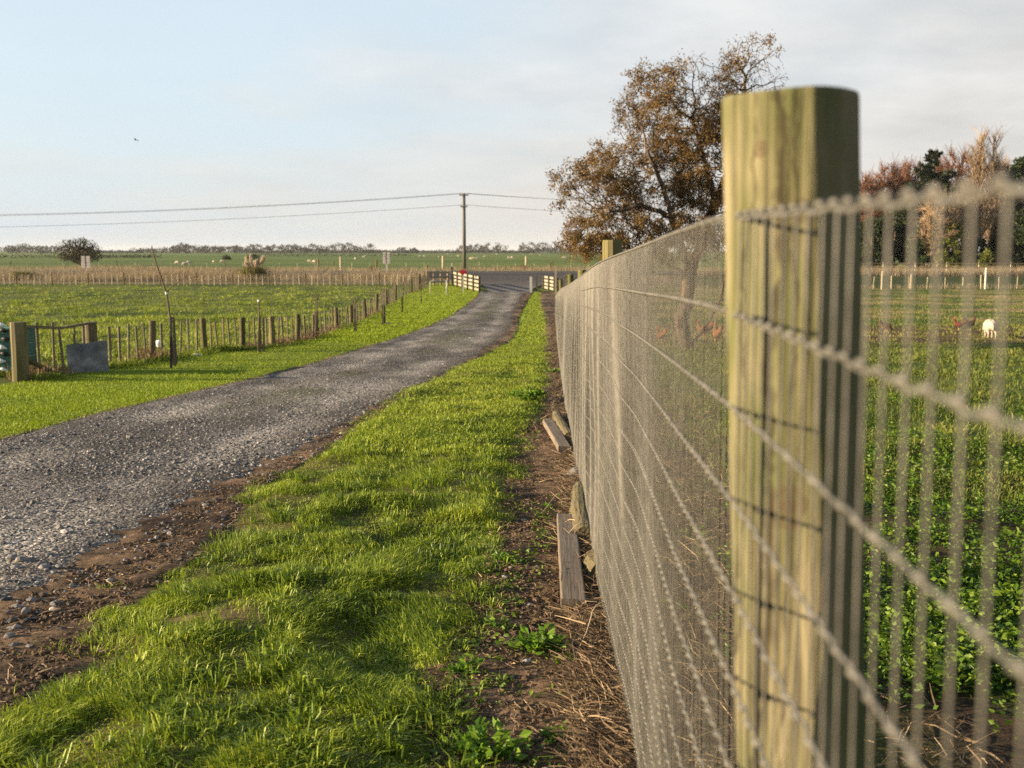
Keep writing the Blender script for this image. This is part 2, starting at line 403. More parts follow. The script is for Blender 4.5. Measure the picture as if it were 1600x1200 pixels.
strip('road', lambda y: -420+0*y, lambda y: 420+0*y, 105.5, 118.5, .3, 60, .055, m_tar, 0, 1, tar_col)

# ------------------------------------------------------------------ scattering of blades, leaves, stones, straw
def blades(b, x, y, z, ln, wd, lean=.45, az=None, bend=.5, t=None):
    n = len(x); az = rng.uniform(0, 2*math.pi, n) if az is None else az
    le = np.abs(rng.normal(0, lean, n))+.08
    dx, dy = np.cos(az)*np.sin(le), np.sin(az)*np.sin(le); dz = np.cos(le)
    wa = rng.uniform(0, 2*math.pi, n); wx, wy = np.cos(wa)*wd/2, np.sin(wa)*wd/2
    P = np.stack([x, y, z-.01], 1); Wv = np.stack([wx, wy, 0*wx], 1); Dv = np.stack([dx, dy, dz], 1)
    Hv = np.stack([np.cos(az), np.sin(az), -.15+0*az], 1)
    mid = P+Dv*(ln*.55)[:, None]; tip = mid+Dv*(ln*.45*(1-bend))[:, None]+Hv*(ln*.45*bend)[:, None]
    v = np.stack([P-Wv, P+Wv, mid-Wv*.8, mid+Wv*.8, tip], 1).reshape(-1, 3)
    i = np.arange(n)*5
    tt = rng.uniform(0, 1, n) if t is None else t
    b.add(v, [np.stack([i, i+1, i+3, i+2], 1), np.stack([i+2, i+3, i+4], 1)], np.repeat(np.clip(tt, .01, 1), 5))
def leaves(b, P, D, size, asp=.45, fold=.25, t=None):
    """pointed leaves: base, two sides, tip, slightly folded"""
    n = len(P); D = D/(np.linalg.norm(D, axis=1)[:, None]+1e-9)
    r = rng.normal(size=(n, 3)); W = np.cross(D, r); W /= np.linalg.norm(W, axis=1)[:, None]+1e-9; Nn = np.cross(W, D)
    s = np.broadcast_to(size, (n,))[:, None]
    v = np.stack([P, P+D*s*.5+W*s*asp*.5+Nn*s*fold*.3, P+D*s, P+D*s*.5-W*s*asp*.5+Nn*s*fold*.3], 1).reshape(-1, 3)
    i = np.arange(n)*4
    tt = rng.uniform(0, 1, n) if t is None else t
    b.add(v, np.stack([np.stack([i, i+1, i+2], 1), np.stack([i, i+2, i+3], 1)], 1).reshape(-1, 3), np.repeat(np.clip(tt, .01, 1), 4))
def scatter(n, x0, x1, y0, y1, pw=1.0):
    """points denser towards the camera"""
    u = rng.uniform(0, 1, n); k = 1-pw
    yy = (y0**k+u*(y1**k-y0**k))**(1/k) if abs(k) > 1e-6 else y0*(y1/y0)**u
    return rng.uniform(0, 1, n), yy

m_grass = m_leaf('verge_grass', [(.022, .050, .006), (.145, .218, .013), (.345, .395, .036), (.50, .42, .18)], .24, .9, .5, .35, [.14, .42, .76, .98])
m_lawn = m_leaf('lawn_grass', [(.10, .16, .006), (.22, .30, .010), (.34, .40, .024)], .30, .5, .55, .5, [.2, .5, .8])
m_past = m_leaf('pasture_grass', [(.055, .095, .010), (.20, .26, .02), (.36, .39, .055), (.46, .39, .17)], .30, .35, .6, .5, [.2, .5, .72, .9])
m_field = m_leaf('field_grass', [(.045, .075, .012), (.13, .165, .024), (.27, .255, .07), (.38, .30, .14)], .3, .35, .6, .5, [.2, .48, .72, .9])
m_dry = m_leaf('dry_grass', [(.15, .113, .07), (.28, .223, .138), (.42, .345, .215)], .3, .6, .7, .4, [.15, .5, .85])
m_weed = m_leaf('weed_leaf', [(.022, .055, .006), (.075, .145, .010), (.19, .27, .025)], .35, 1.5, .45, .4, [.15, .5, .85])

# verge on the right of the drive
b = MB()
def verge_pts(n, y0, y1, pw):
    u, y = scatter(n, 0, 1, y0, y1, pw); a = X_GL(y)-.1; c = X_VR(y)+.15
    x = a+u*(c-a); e = np.minimum(x-X_GL(y), X_VR(y)-x)+.34*(fbm(x*2.6, y*2.0, 91, 3)-.5)*2*.8
    bare = sstep(.60, .66, fbm(x*1.3+3.3, y*1.1, 95, 3))*.85
    bp = np.exp(-(((y-4.75-.12*(x+1.6))/.20)**2+((x+1.62)/.42)**2)*1.1)          # the scuffed bare patch by the drive
    k = rng.uniform(0, 1, n) < sstep(-.02, .16, e)*(1-bare*sstep(9, 4, y)*.6)*(1-np.clip(1.25*bp, 0, 1)); return x[k], y[k], e[k]
x, y, e = verge_pts(165000, 2.6, 10, 1.35)
cl = fbm(x*3.2, y*2.6, 97, 3); lng = .021+.092*sstep(.35, .72, cl)*rng.uniform(.5, 1.15, len(x))+rng.uniform(0, .02, len(x))
azf = vnoise(x*1.7, y*1.7, 99)*9+rng.normal(0, .8, len(x))
blades(b, x, y, G(x, y), lng, rng.uniform(.0028, .0055, len(x)), .6, azf, .6, .15+.55*rng.uniform(0, 1, len(x))+.35*(fbm(x*1.4, y*1.4, 98, 2)-.35)+.3*(rng.uniform(0, 1, len(x)) < .05))
x, y, e = verge_pts(70000, 10, 30, 1.3)
blades(b, x, y, G(x, y), rng.uniform(.035, .085, len(x))*(.7+.8*fbm(x*2, y*2, 97, 2)), rng.uniform(.005, .011, len(x)), .5, None, .5, .2+.6*rng.uniform(0, 1, len(x))+.25*(fbm(x, y, 98, 2)-.4))
x, y, e = verge_pts(26000, 30, 80, 1.0)
blades(b, x, y, G(x, y), rng.uniform(.04, .08, len(x)), rng.uniform(.015, .03, len(x)), .5, None, .4, .25+.5*rng.uniform(0, 1, len(x)))
# tall dark tufts standing out of the verge
for _ in range(430):
    ty = 2.7*(9/2.7)**rng.uniform(0, 1) if _ < 330 else rng.uniform(9, 26); tx = X_GL(ty)+.1+rng.uniform(0, 1)**.8*(X_VR(ty)-X_GL(ty)-.1)
    n = rng.integers(25, 70); a = rng.uniform(0, 6.28, n); r = np.abs(rng.normal(0, .05, n))
    xx = tx+np.cos(a)*r; yy = ty+np.sin(a)*r
    blades(b, xx, yy, G(xx, yy), rng.uniform(.06, .15, n)*rng.uniform(.7, 1.15), rng.uniform(.005, .0095, n), .5, a+rng.normal(0, .5, n), .75, np.clip(rng.uniform(-.12, .35)+rng.uniform(.0, .5, n), 0, 1))
# stray tufts in the soil margin
for tx, ty, s_ in [(at0(165, 925)[0], at0(165, 925)[1], 1), (at0(90, 1020)[0], at0(90, 1020)[1], .9), (at0(145, 1030)[0], at0(145, 1030)[1], 1.2), (at0(150, 1010)[0], at0(150, 1010)[1], .8), (at0(320, 855)[0], at0(320, 855)[1], .6)]:
    n = int(60*s_); a = rng.uniform(0, 6.28, n); r = np.abs(rng.normal(0, .05*s_, n)); xx = tx+np.cos(a)*r*1.5; yy = ty+np.sin(a)*r
    blades(b, xx, yy, G0(xx, yy)+.01, rng.uniform(.03, .09, n)*s_, rng.uniform(.003, .006, n), .6, a, .6, rng.uniform(.4, .9, n))
tag(b.build('verge_grass', m_grass), kind='stuff')
# mown lawn on the left
b = MB()
for n, y0, y1, pw, l0, l1, w0, w1 in ((120000, 8, 30, 1.6, .03, .075, .005, .010), (60000, 30, 96, 1.2, .035, .085, .018, .035)):
    u, y = scatter(n, 0, 1, y0, y1, pw); x = X_LF(y)+.1+u*(X_DL(y)-.02-X_LF(y)-.1)
    e = X_DL(y)-x+.12*(fbm(x*3, y*2, 101, 2)-.5); k = (e > 0) & ((y < 76) | (x < AL(y)-.2)); x, y = x[k], y[k]
    blades(b, x, y, G(x, y), rng.uniform(l0, l1, len(x))*(.7+.7*fbm(x*1.2, y*.8, 103, 2)), rng.uniform(w0, w1, len(x)), .5, None, .5, rng.uniform(.1, .9, len(x)))
tag(b.build('lawn_grass', m_lawn), kind='stuff')
# rank paddock on the left, and the field on the right
b = MB()
u, y = scatter(110000, 0, 1, 19, 94, 1.1); x = X_LF(y)-.15-u*(y*.62+2); k = rng.uniform(0, 1, len(x)) < .35+.65*sstep(.35, .6, fbm(x*.55, y*.45, 21, 3)); x, y = x[k], y[k]
blades(b, x, y, G(x, y), rng.uniform(.08, .24, len(x))*(.5+fbm(x*.7, y*.6, 105, 2)), rng.uniform(.010, .028, len(x)), .6, None, .6, .25+.5*rng.uniform(0, 1, len(x))+.5*(fbm(x*.5, y*.5, 107, 3)-.5))
tag(b.build('paddock_grass', m_past), kind='stuff'); b = MB()
u, y = scatter(170000, 0, 1, 8, 92, .95); x = 1.2+u*(y*.52); e = fbm(x*.9, y*.8, 25, 3)
k = (rng.uniform(0, 1, len(x)) < .25+.75*sstep(.38, .6, e)*np.where((y > 30) & (y < 40), .35, 1)); x, y = x[k], y[k]
tt = .2+.4*rng.uniform(0, 1, len(x))+.62*sstep(.40, .62, fbm(x*.35, y*.55, 31, 4))*sstep(27, 42, y)+.5*((y > 30.5) & (y < 40))*rng.uniform(.3, 1, len(x))
blades(b, x, y, G(x, y), rng.uniform(.05, .17, len(x)), rng.uniform(.007, .02, len(x))*np.where(y > 20, 1.3, .8), .6, None, .6, tt)
def tussocks(n, xf, y0, y1, h0, h1):
    u, y = scatter(n, 0, 1, y0, y1, 1.25); cx = xf(u, y); k = rng.uniform(0, 1, n) < .25+.75*sstep(.42, .6, fbm(cx*.25, y*.2, 109, 3)); cx, cy = cx[k], y[k]; m = 26
    a = rng.uniform(0, 6.28, (len(cx), m)); s = rng.uniform(h0, h1, (len(cx), 1)); r = np.abs(rng.normal(0, .55, a.shape))*s; tb = rng.uniform(0, .55, (len(cx), 1))
    x = (cx[:, None]+np.cos(a)*r).ravel(); y = (cy[:, None]+np.sin(a)*r).ravel()
    blades(b, x, y, G(x, y), (s*rng.uniform(.5, 1.1, a.shape)).ravel(), rng.uniform(.012, .03, x.shape), .55, a.ravel(), .7, (tb+.45*rng.uniform(0, 1, a.shape)).ravel())
u, y = scatter(70000, 0, 1, 5, 92, .95); x = 1.2+y*.5+u*(y*.45+2); tt = .2+.4*rng.uniform(0, 1, len(x))+.62*sstep(.40, .62, fbm(x*.35, y*.55, 31, 4))*sstep(27, 42, y)+.5*((y > 30.5) & (y < 40))*rng.uniform(.3, 1, len(x))
blades(b, x, y, G(x, y), rng.uniform(.05, .17, len(x)), rng.uniform(.009, .026, len(x)), .6, None, .6, tt)          # the field goes on to the right
tussocks(2200, lambda u, y: 1.6+u*(y*.8), 9, 88, .10, .26)
tag(b.build('pasture_grass', m_field), kind='stuff')
b = MB(); tussocks(3600, lambda u, y: X_LF(y)-.4-u*(y*.62+2), 19, 93, .14, .36)
tag(b.build('paddock_tussocks', m_past), kind='stuff')
# tall dry grass along the road
b = MB()
for n, xa, xb, ya, yb, h0, h1, s in ((26000, -95, -11.5, 96.6, 104.5, .5, 1.2, 1), (14000, -120, 20, 119.5, 128, .5, 1.1, 2), (7000, 22, 75, 120, 131, .5, 1.2, 3), (1200, 12, 70, 88.3, 90, .25, .6, 4), (5000, 13, 75, 103.6, 105.4, .55, 1.05, 5)):
    n = int(n*2.2); x = rng.uniform(xa, xb, n); y = rng.uniform(ya, yb, n); q = fbm(x*.12, y*.4, 111+s, 3)
    k = rng.uniform(0, 1, n) < sstep(.3, .55, q)*.8+.2; x, y, q = x[k], y[k], q[k]
    blades(b, x, y, G(x, y), rng.uniform(h0, h1, len(x))*(.55+.8*q), rng.uniform(.012, .03, len(x)), .22, None, .35)
tag(b.build('roadside_dry_grass', m_dry), kind='stuff')
# broad-leaved weeds in the field behind the netting
b = MB()
def weed(cx, cy, h, rad, n, z0, sz):
    a = rng.uniform(0, 6.28, n); r = rad*np.sqrt(rng.uniform(0, 1, n)); x = cx+np.cos(a)*r; y = cy+np.sin(a)*r
    z = z0+h*(1-(r/rad)**2*.6)*rng.uniform(.25, 1, n)
    D = np.stack([np.cos(a)+rng.normal(0, .6, n), np.sin(a)+rng.normal(0, .6, n), rng.uniform(-.1, .7, n)], 1)
    leaves(b, np.stack([x, y, z], 1), D, sz*rng.uniform(.6, 1.3, n), .62, .35, np.clip(rng.uniform(0, .8, n)+.25*(z-z0)/h, 0, 1))
for _ in range(2900):
    cy = 2.4*(16/2.4)**rng.uniform(0, 1); cx = .55+rng.uniform(0, 1)*(cy*.72+.4)
    q = fbm(cx*1.1, cy*1.1, 37, 3)
    if rng.uniform() < sstep(.36, .50, q)*(.15+.85*sstep(3.2, 4.6, cy+.5*cx))*(.10+.90*sstep(.135*cy, .20*cy, cx-.1)):
        weed(cx, cy, rng.uniform(.05, .22), rng.uniform(.08, .22), int(rng.integers(34, 80)), float(G(cx, cy)), rng.uniform(.018, .045))
for _ in range(170):                                                  # seedlings creeping from the verge into the soil bed
    cy = 2.8*(16/2.8)**rng.uniform(0, 1); cx = float(X_VR(cy))+rng.normal(.06, .16)
    if cx < .25: weed(cx, cy, rng.uniform(.015, .05), rng.uniform(.03, .10), int(rng.integers(8, 26)), float(G(cx, cy))+.01, rng.uniform(.016, .032))
tag(b.build('field_weeds', m_weed), kind='stuff')

# gravel
def stone_lib(nsub):
    out = []
    import bmesh
    for k in range(9):
        bm = bmesh.new(); bmesh.ops.create_icosphere(bm, subdivisions=nsub, radius=1)
        v = np.array([a.co[:] for a in bm.verts]); f = np.array([[q.index for q in p.verts] for p in bm.faces]); bm.free()
        r = np.random.default_rng(k); v = v*(1+.30*(r.uniform(size=(len(v), 1))-.5))*np.array([1, r.uniform(.6, .95), r.uniform(.4, .65)])
        out.append((v, f))
    return out
LIB1 = stone_lib(1); LIB2 = stone_lib(2)
def stones(b, x, y, z, s, lib, t=None):
    n = len(x); kind = rng.integers(0, len(lib), n); a = rng.uniform(0, 6.28, n); c, d = np.cos(a), np.sin(a)
    tt = rng.uniform(.01, 1, n) if t is None else t
    for k, (v, f) in enumerate(lib):
        m = np.where(kind == k)[0]
        if not len(m): continue
        V = v[None]*s[m][:, None, None]
        V = np.stack([V[..., 0]*c[m][:, None]-V[..., 1]*d[m][:, None]+x[m][:, None], V[..., 0]*d[m][:, None]+V[..., 1]*c[m][:, None]+y[m][:, None], V[..., 2]+z[m][:, None]], -1)
        F = f[None]+(np.arange(len(m))*len(v))[:, None, None]
        b.add(V.reshape(-1, 3), F.reshape(-1, 3), np.repeat(tt[m], len(v)))
m_stone, t, N, L, p = nodes('stone')
c = ramp(t, attr(t), [(.038, .037, .036), (.125, .119, .113), (.205, .195, .183), (.38, .36, .335)], [.05, .45, .8, 1])
c = mixc(t, .7, c, ramp(t, noise(t, 60, detail=4), [(.7, .7, .7), (1.25, 1.22, 1.2)], [.35, .65]), 'MULTIPLY')
L.new(c, p.inputs['Base Color']); p.inputs['Roughness'].default_value = .75; p.inputs['Specular IOR Level'].default_value = .3
b = MB()
for n, y0, y1, pw, s0, s1 in ((24000, 4, 14, 1.5, .005, .0165), (16000, 9, 40, 1.4, .009, .026), (320, 4, 24, 1.6, .018, .040), (2500, 30, 76, 1.1, .02, .035)):
    u, y = scatter(n, 0, 1, y0, y1, pw); a = X_DL(y); c_ = X_DR(y); uu = u*1.06-.02; x = a+uu*(c_-a)
    k = rng.uniform(0, 1, n) < .25+.75*sstep(.3, .55, fbm(x*1.4, y*.9, 121, 3)); x, y, uu = x[k], y[k], uu[k]
    s = s0+(s1-s0)*rng.uniform(0, 1, len(x))**2.2
    stones(b, x, y, G0(x, y)+.010+GR_B(x, y, np.clip(uu, 0, 1))+s*.15, s, LIB1)
# stones thrown onto the soil margin and along the fence bed
u, y = scatter(900, 0, 1, 3, 16, 1.5); x = X_DR(y)+np.abs(rng.normal(0, .22, 900)); s = .008+.025*u**4
stones(b, x, y, G0(x, y)+.02+s*.1, s, LIB1)
y = rng.uniform(3, 8, 90); x = rng.uniform(-.3, .35, 90); s = .006+.03*rng.uniform(0, 1, 90)**3
stones(b, x, y, G0(x, y)+.02, s, LIB1)
tag(b.build('gravel_stones', m_stone), kind='stuff')
BIG = [(190, 693, .07), (40, 885, .055), (62, 880, .06), (25, 890, .05), (85, 878, .045), (110, 893, .045), (50, 957, .05), (45, 993, .045), (8, 893, .06), (620, 600, .05), (600, 585, .04), (72, 684, .06)]
for k, (px, py, s) in enumerate(BIG):
    q = at0(px, py); b = MB(); stones(b, np.array([0.]), np.array([0.]), np.array([s*.2]), np.array([s*.6]), [LIB2[k % 9]], np.array([.45+.4*rng.uniform()]))
    o = b.build('field_stone', m_stone, smooth=False); o.location = (q[0]+rng.normal(0, .05), q[1]+rng.normal(0, .09), q[2]+.025)
    tag(o, 'fist sized grey river stone lying loose on the near end of the gravel drive' if py > 800 else ['dark grey stone standing alone on the gravel, left of the frame', '', '', '', '', '', '', '', '', 'small grey stone halfway along the gravel drive, nearer one', 'small grey stone halfway along the gravel drive, farther one', 'pale stone at the left edge of the drive against the lawn'][k], 'stone', 'loose stones on the near gravel' if py > 800 else None)
# dry stalks, straw and litter along the fence bed
m_straw = m_leaf('straw', [(.050, .034, .021), (.145, .10, .06), (.38, .29, .175)], .15, 2, .8, .3, [.1, .55, .95])
b = MB()
def straw(n, y0, y1, pw, fx, zs, l0, l1, w0, w1):
    u, y = scatter(n, 0, 1, y0, y1, pw); x = fx(u, y); a = rng.uniform(0, 6.28, n); ln = rng.uniform(l0, l1, n)
    el = rng.uniform(-.1, .45, n); D = np.stack([np.cos(a)*np.cos(el), np.sin(a)*np.cos(el), np.sin(el)], 1)
    P = np.stack([x, y, G(x, y)+.012+np.abs(rng.normal(0, zs, n))], 1); K = rng.normal(0, .12, (n, 3))*ln[:, None]; K[:, 2] = np.abs(K[:, 2])*.5
    wv = np.cross(D, [0, 0, 1.]); wv = wv/(np.linalg.norm(wv, axis=1)[:, None])*(rng.uniform(w0, w1, n)/2)[:, None]
    wv[:, 2] += rng.normal(0, .0015, n)
    m_ = P+D*ln[:, None]*.5+K; e_ = P+D*ln[:, None]
    v = np.stack([P-wv, P+wv, m_-wv, m_+wv, e_-wv*.4, e_+wv*.4], 1).reshape(-1, 3); i = np.arange(n)*6
    b.add(v, np.stack([np.stack([i, i+1, i+3, i+2], 1), np.stack([i+2, i+3, i+5, i+4], 1)], 1).reshape(-1, 4), np.repeat(rng.uniform(.01, 1, n), 6))
straw(30000, 2.6, 14, 1.4, lambda u, y: X_VR(y)-.15+u*(.34-X_VR(y)), .005, .012, .06, .001, .0026)
straw(15000, 2.6, 14, 1.3, lambda u, y: .06+u**.7*.32, .030, .04, .20, .001, .0028)
straw(5000, 12, 46, 1.2, lambda u, y: X_VR(y)+u*(.4-X_VR(y)), .02, .06, .2, .006, .014)
straw(6000, 3.2, 18, 1.4, lambda u, y: X_DR(y)+.05+u*(X_GL(y)-X_DR(y)+.05), .004, .02, .09, .002, .004)
straw(9000, 3.0, 17, 1.2, lambda u, y: .36+u*(.12*y), .03, .05, .30, .0012, .003)
straw(3000, 2.2, 8, 1.2, lambda u, y: .38+u*1.1, .01, .03, .14, .002, .004)
tag(b.build('straw_litter', m_straw), kind='stuff')
m_clod = m_rough('soil_clod', [(.045, .028, .018), (.10, .066, .040), (.19, .13, .08)], 30, rough=1, b=.5, bd=.004)
b = MB(); u, y = scatter(6500, 0, 1, 2.6, 16, 1.5); x = X_DR(y)-.1+u**.7*(X_GL(y)-X_DR(y)+.12); s = .004+.016*rng.uniform(0, 1, 6500)**3; stones(b, x, y, G0(x, y)+.022, s, LIB1)
u, y = scatter(5000, 0, 1, 2.6, 16, 1.5); x = X_VR(y)+u*(.36-X_VR(y)); s = .004+.018*rng.uniform(0, 1, 5000)**3; stones(b, x, y, G0(x, y)+.022, s, LIB1)
tag(b.build('soil_crumbs', m_clod), kind='stuff')
# ------------------------------------------------------------------ near netting fence
m_post = m_wood('mossy_post_wood', (.21, .185, .108), (.13, .115, .058), (.042, .035, .018), green=(.070, .082, .022), gscale=7, sc_=24, zst=.07, var=0, bstr=1.0, bdist=.008)
t = m_post.node_tree; N = t.nodes; L = t.links; p = N['Principled BSDF']; tc = N.new('ShaderNodeTexCoord'); cc = p.inputs['Base Color'].links[0].from_socket
sp = N.new('ShaderNodeSeparateXYZ'); L.new(tc.outputs['Object'], sp.inputs[0])
def knot(kp, r):
    global cc
    kq = at_y(*kp, 1.33)-np.array(nf_loc); wv = noise(t, 40, detail=2)
    dx = math_(t, 'SUBTRACT', sp.outputs['X'], float(kq[0])); dz = math_(t, 'MULTIPLY', math_(t, 'SUBTRACT', sp.outputs['Z'], float(kq[2])), .75)
    d = math_(t, 'SQRT', math_(t, 'ADD', math_(t, 'MULTIPLY', dx, dx), math_(t, 'MULTIPLY', dz, dz)))
    d = math_(t, 'ADD', math_(t, 'DIVIDE', d, r), math_(t, 'MULTIPLY', math_(t, 'SUBTRACT', wv, .5), .7))
    cc = mixc(t, ramp(t, d, [(.85,)*3, (.35,)*3, (.7,)*3, (0, 0, 0)], [.2, .5, .8, 1.1]), cc, (.075, .048, .024))
def crack(px, r0, seed):
    # a drying crack running down the grain
    global cc
    kq = at_y(px, 500, 1.32)-np.array(nf_loc); mp = N.new('ShaderNodeCombineXYZ'); L.new(math_(t, 'MULTIPLY', sp.outputs['Z'], 3.0), mp.inputs[2]); mp.inputs[0].default_value = seed
    n = noise(t, 1.6, vec=mp.outputs[0], detail=4); n2 = noise(t, 5.0, vec=mp.outputs[0], detail=3)
    off = math_(t, 'MULTIPLY', math_(t, 'SUBTRACT', n, .5), .05)
    d = math_(t, 'ABSOLUTE', math_(t, 'SUBTRACT', math_(t, 'SUBTRACT', sp.outputs['X'], float(kq[0])), off))
    wd = math_(t, 'MULTIPLY', math_(t, 'SUBTRACT', n2, .36), r0*5)
    cc = mixc(t, math_(t, 'MULTIPLY', math_(t, 'SUBTRACT', 1.0, math_(t, 'DIVIDE', d, math_(t, 'MAXIMUM', wd, .0002)), True), .9), cc, (.022, .016, .008))
nf_loc = gp(.3, 1.4)
knot((1228, 790), .022); knot((1190, 232), .008); knot((1246, 330), .011); crack(1214, .012, 1.0); crack(1238, .004, 7.0); crack(1175, .0025, 13.0)
alg_shade = math_(t, 'ADD', math_(t, 'MULTIPLY', math_(t, 'SUBTRACT', sp.outputs['X'], .05), 14.0), math_(t, 'MULTIPLY', math_(t, 'SUBTRACT', noise(t, 9, detail=4, stretch=(1, 1, .25)), .5), 1.6))
cc = mixc(t, ramp(t, alg_shade, [(0, 0, 0), (.7, .7, .7)], [.1, .6]), cc, (.045, .062, .020))       # green algae tint, darkened to paint in shade on the side off the sun
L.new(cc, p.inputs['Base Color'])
m_post2 = m_wood('weathered_post_wood', (.165, .143, .064), (.115, .10, .042), (.055, .048, .024), green=(.08, .092, .022), gscale=4, sc_=20, zst=.08, var=.2)
m_wire, t, N, L, p = nodes('galvanised_wire')
c = ramp(t, noise(t, 30, detail=3), [(.088, .085, .073), (.150, .144, .124)], [.35, .65])
L.new(c, p.inputs['Base Color']); p.inputs['Roughness'].default_value = .5; p.inputs['Metallic'].default_value = .15
nf_ = thing('netting_fence', 'tall fine wire netting fence on round timber posts right of the drive', 'fence', gp(.3, 1.4))
# the strainer post in front: split round with a sharp arris between the lit and the shaded side
Ptop = at_y(1237, 150, 1.40); Pb = at_y(1254, 1190, 1.40); ax = (Pb-Ptop)/(Pb[2]-Ptop[2])*1
zt = Ptop[2]; zb = float(G0(.3, 1.4))-.25
secp = []
for az, r in ((270, .092), (258, .097), (247, .096), (234, .091), (220, .088), (207, .089), (194, .092), (183, .097), (176, .099), (170, .097), (160, .093), (146, .087), (128, .084), (108, .086), (90, .088), (60, .088), (30, .088), (0, .088), (330, .088), (300, .088), (284, .089)):
    secp.append((math.sin(R(az))*r*.93, math.cos(R(az))*r*.93))
secp = np.array(secp[::-1]); k = 3
ang = np.linspace(0, len(secp), len(secp)*k, endpoint=False); i0 = ang.astype(int); fr = (ang-i0)[:, None]
sec = secp[i0 % len(secp)]*(1-fr)+secp[(i0+1) % len(secp)]*fr
zz = np.concatenate([np.linspace(zb, zt-.05, 60), [zt-.02, zt-.007, zt-.002, zt-.0005]])
rows = []
for z in zz:
    c = Pb+(Ptop-Pb)*((z-Pb[2])/(Ptop[2]-Pb[2])); sh = 1-(.035*max(0, (z-(zt-.006))/.006)**2)
    sz = 1+.04*(zt-z)*.4
    th = np.arctan2(sec[:, 1], sec[:, 0])
    j = 1+.018*(fbm(th*6, np.full_like(th, z*1.2), 131, 3)-.5)*2
    s2 = sec*(sh*sz*j)[:, None]
    rows.append(np.stack([c[0]+s2[:, 0], c[1]+s2[:, 1], np.full(len(sec), z)+(.003*s2[:, 0]/.09 if z > zt-.04 else 0)], 1))
V = np.array(rows); m_, n_ = V.shape[:2]; b = MB()
ii = np.arange(m_-1)[:, None]*n_; kk = np.arange(n_)[None]; k2 = (kk+1) % n_
b.add(V.reshape(-1, 3), [np.stack([ii+kk, ii+k2, ii+n_+k2, ii+n_+kk], -1).reshape(-1, 4), (np.arange(n_)+(m_-1)*n_)[None]])
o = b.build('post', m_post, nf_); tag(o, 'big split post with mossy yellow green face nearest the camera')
def round_post(parent, base, h, r, mat, lean=(0, 0), name='post', n=12, sink=.15, top=.94):
    b = MB(); base = np.asarray(base, float); T = base+np.array([lean[0], lean[1], h])
    pts = [base-(0, 0, sink), base, base+(T-base)*.5+np.array([.004, 0, 0]), T-(0, 0, .012), T]
    b.tube(pts, [r*1.05, r*1.03, r, r*.97, r*top*.92], n); return b.build(name, mat, parent, smooth=False)
FP = [(955, 375, 5.5, .050), (909, 422, 10.0, .042), (891, 429, 16, .042), (876, 437, 29, .05), (870, 452, 46, .06)]
for px, pt, yy, r in FP:
    q = at_y(px, pt, yy); x = q[0]; g = float(G0(x, yy)); round_post(nf_, (x+.035, yy, g), q[2]-g, r, m_post2, (-.03, 0), top=1)
round_post(nf_, (.31, -1.6, 0), 1.8, .06, m_post2)
# netting: height of the top wire and the sideways hang of the sheet along the fence
TOPZ = pchip([-1.6, .5, 1.42, 1.88, 2.71, 5.2, 8.6, 14, 26, 46], [1.69, 1.684, CAMH+.043, CAMH+.035, CAMH+.014, CAMH-.050, CAMH-.188, CAMH-.415, CAMH-.90, at_y(868, 463, 46.)[2]])
def HANG(y, u):
    """x of the netting; u = 0 at the top wire, 1 at the ground"""
    top = np.interp(y, [-1.6, 1.3, 1.5, 3.2, 5.4, 5.6, 10, 16, 29, 46], [.232, .228, .226, .238, .247, .247, .26, .26, .25, .25])
    bot = np.interp(y, [-1.6, 2, 3.5, 4.6, 5.5, 7.8, 10, 15, 30, 46], [.25, .26, .285, .27, .25, .262, .235, .215, .22, .25])
    bel = .045*(fbm(y*1.1, u*1.2+0*y, 141, 2)-.5)*np.sin(np.clip(u, 0, 1)*math.pi)*np.clip((y-1.6)/1.5, 0, 1)
    bel += .012*np.sin(y*9+3*u)*np.clip((y-2.2)/2, 0, 1)*np.sin(np.clip(u, 0, 1)*math.pi)*(vnoise(y*.6, 0*y, 5))
    return top*(1-u**1.3)+bot*u**1.3+bel
NW = 15
ysw = np.concatenate([np.arange(-.4, 1.0, .02), np.arange(1.0, 12, .045), np.arange(12, 46.01, .2)])
b = MB()
def wz(y, k):
    zt_ = TOPZ(y); zb_ = G0(0, y)+.03
    return zt_-(zt_-zb_)*(k/(NW-1.))
for k in range(NW):
    u = k/(NW-1.); wv = .004*np.sin(ysw*57+k*2.1)*np.clip((3-ysw), 0, 1)*.4+.010*(vnoise(ysw*.9, 0*ysw+k, 3)-.5)
    rad = np.where(ysw < 14, np.where(ysw < 2.2, .0021, .0018), .003)*(1.25 if k == 0 else 1)
    b.tube(np.stack([HANG(ysw, u), ysw, wz(ysw, k)+wv], 1), rad, 5, False)
st = []; y = -.35
while y < 46: st.append(y); y += (.046 if y < 2.6 else .036)*(1 if y < 14 else 1+(y-14)*.05)+rng.normal(0, .0035)
uu = np.linspace(0, 1, 27)
for y in st:
    yv = y+.012*(fbm(uu*4, uu*0+y*.7, 151, 2)-.5)*2+.02*uu*math.sin(y*.8)+.03*uu*(float(vnoise(y*2.2, 0., 8))-.5)
    b.tube(np.stack([HANG(yv, uu), yv, wz(yv, 0)*(1-uu)+wz(yv, NW-1)*uu], 1), .00145 if y < 14 else .0016, 4 if y < 8 else 3, False)
    if y < 9:                                                                     # the wrapped knots at each crossing
        for k in range(NW):
            u = k/(NW-1.); x = HANG(np.array([y]), np.array([u]))[0]; z = float(wz(np.array([y]), k)[0]) if False else float(wz(y, k))
            b.tube(np.array([[x-.001, y-.010, z-.001], [x-.0015, y-.006, z+.0015], [x-.002, y, z+.0005], [x-.0015, y+.006, z-.0015], [x, y+.010, z+.001]]), [.0019, .0034, .0037, .0034, .0019], 5)
o = b.build('wire_netting', m_wire, nf_, smooth=True)

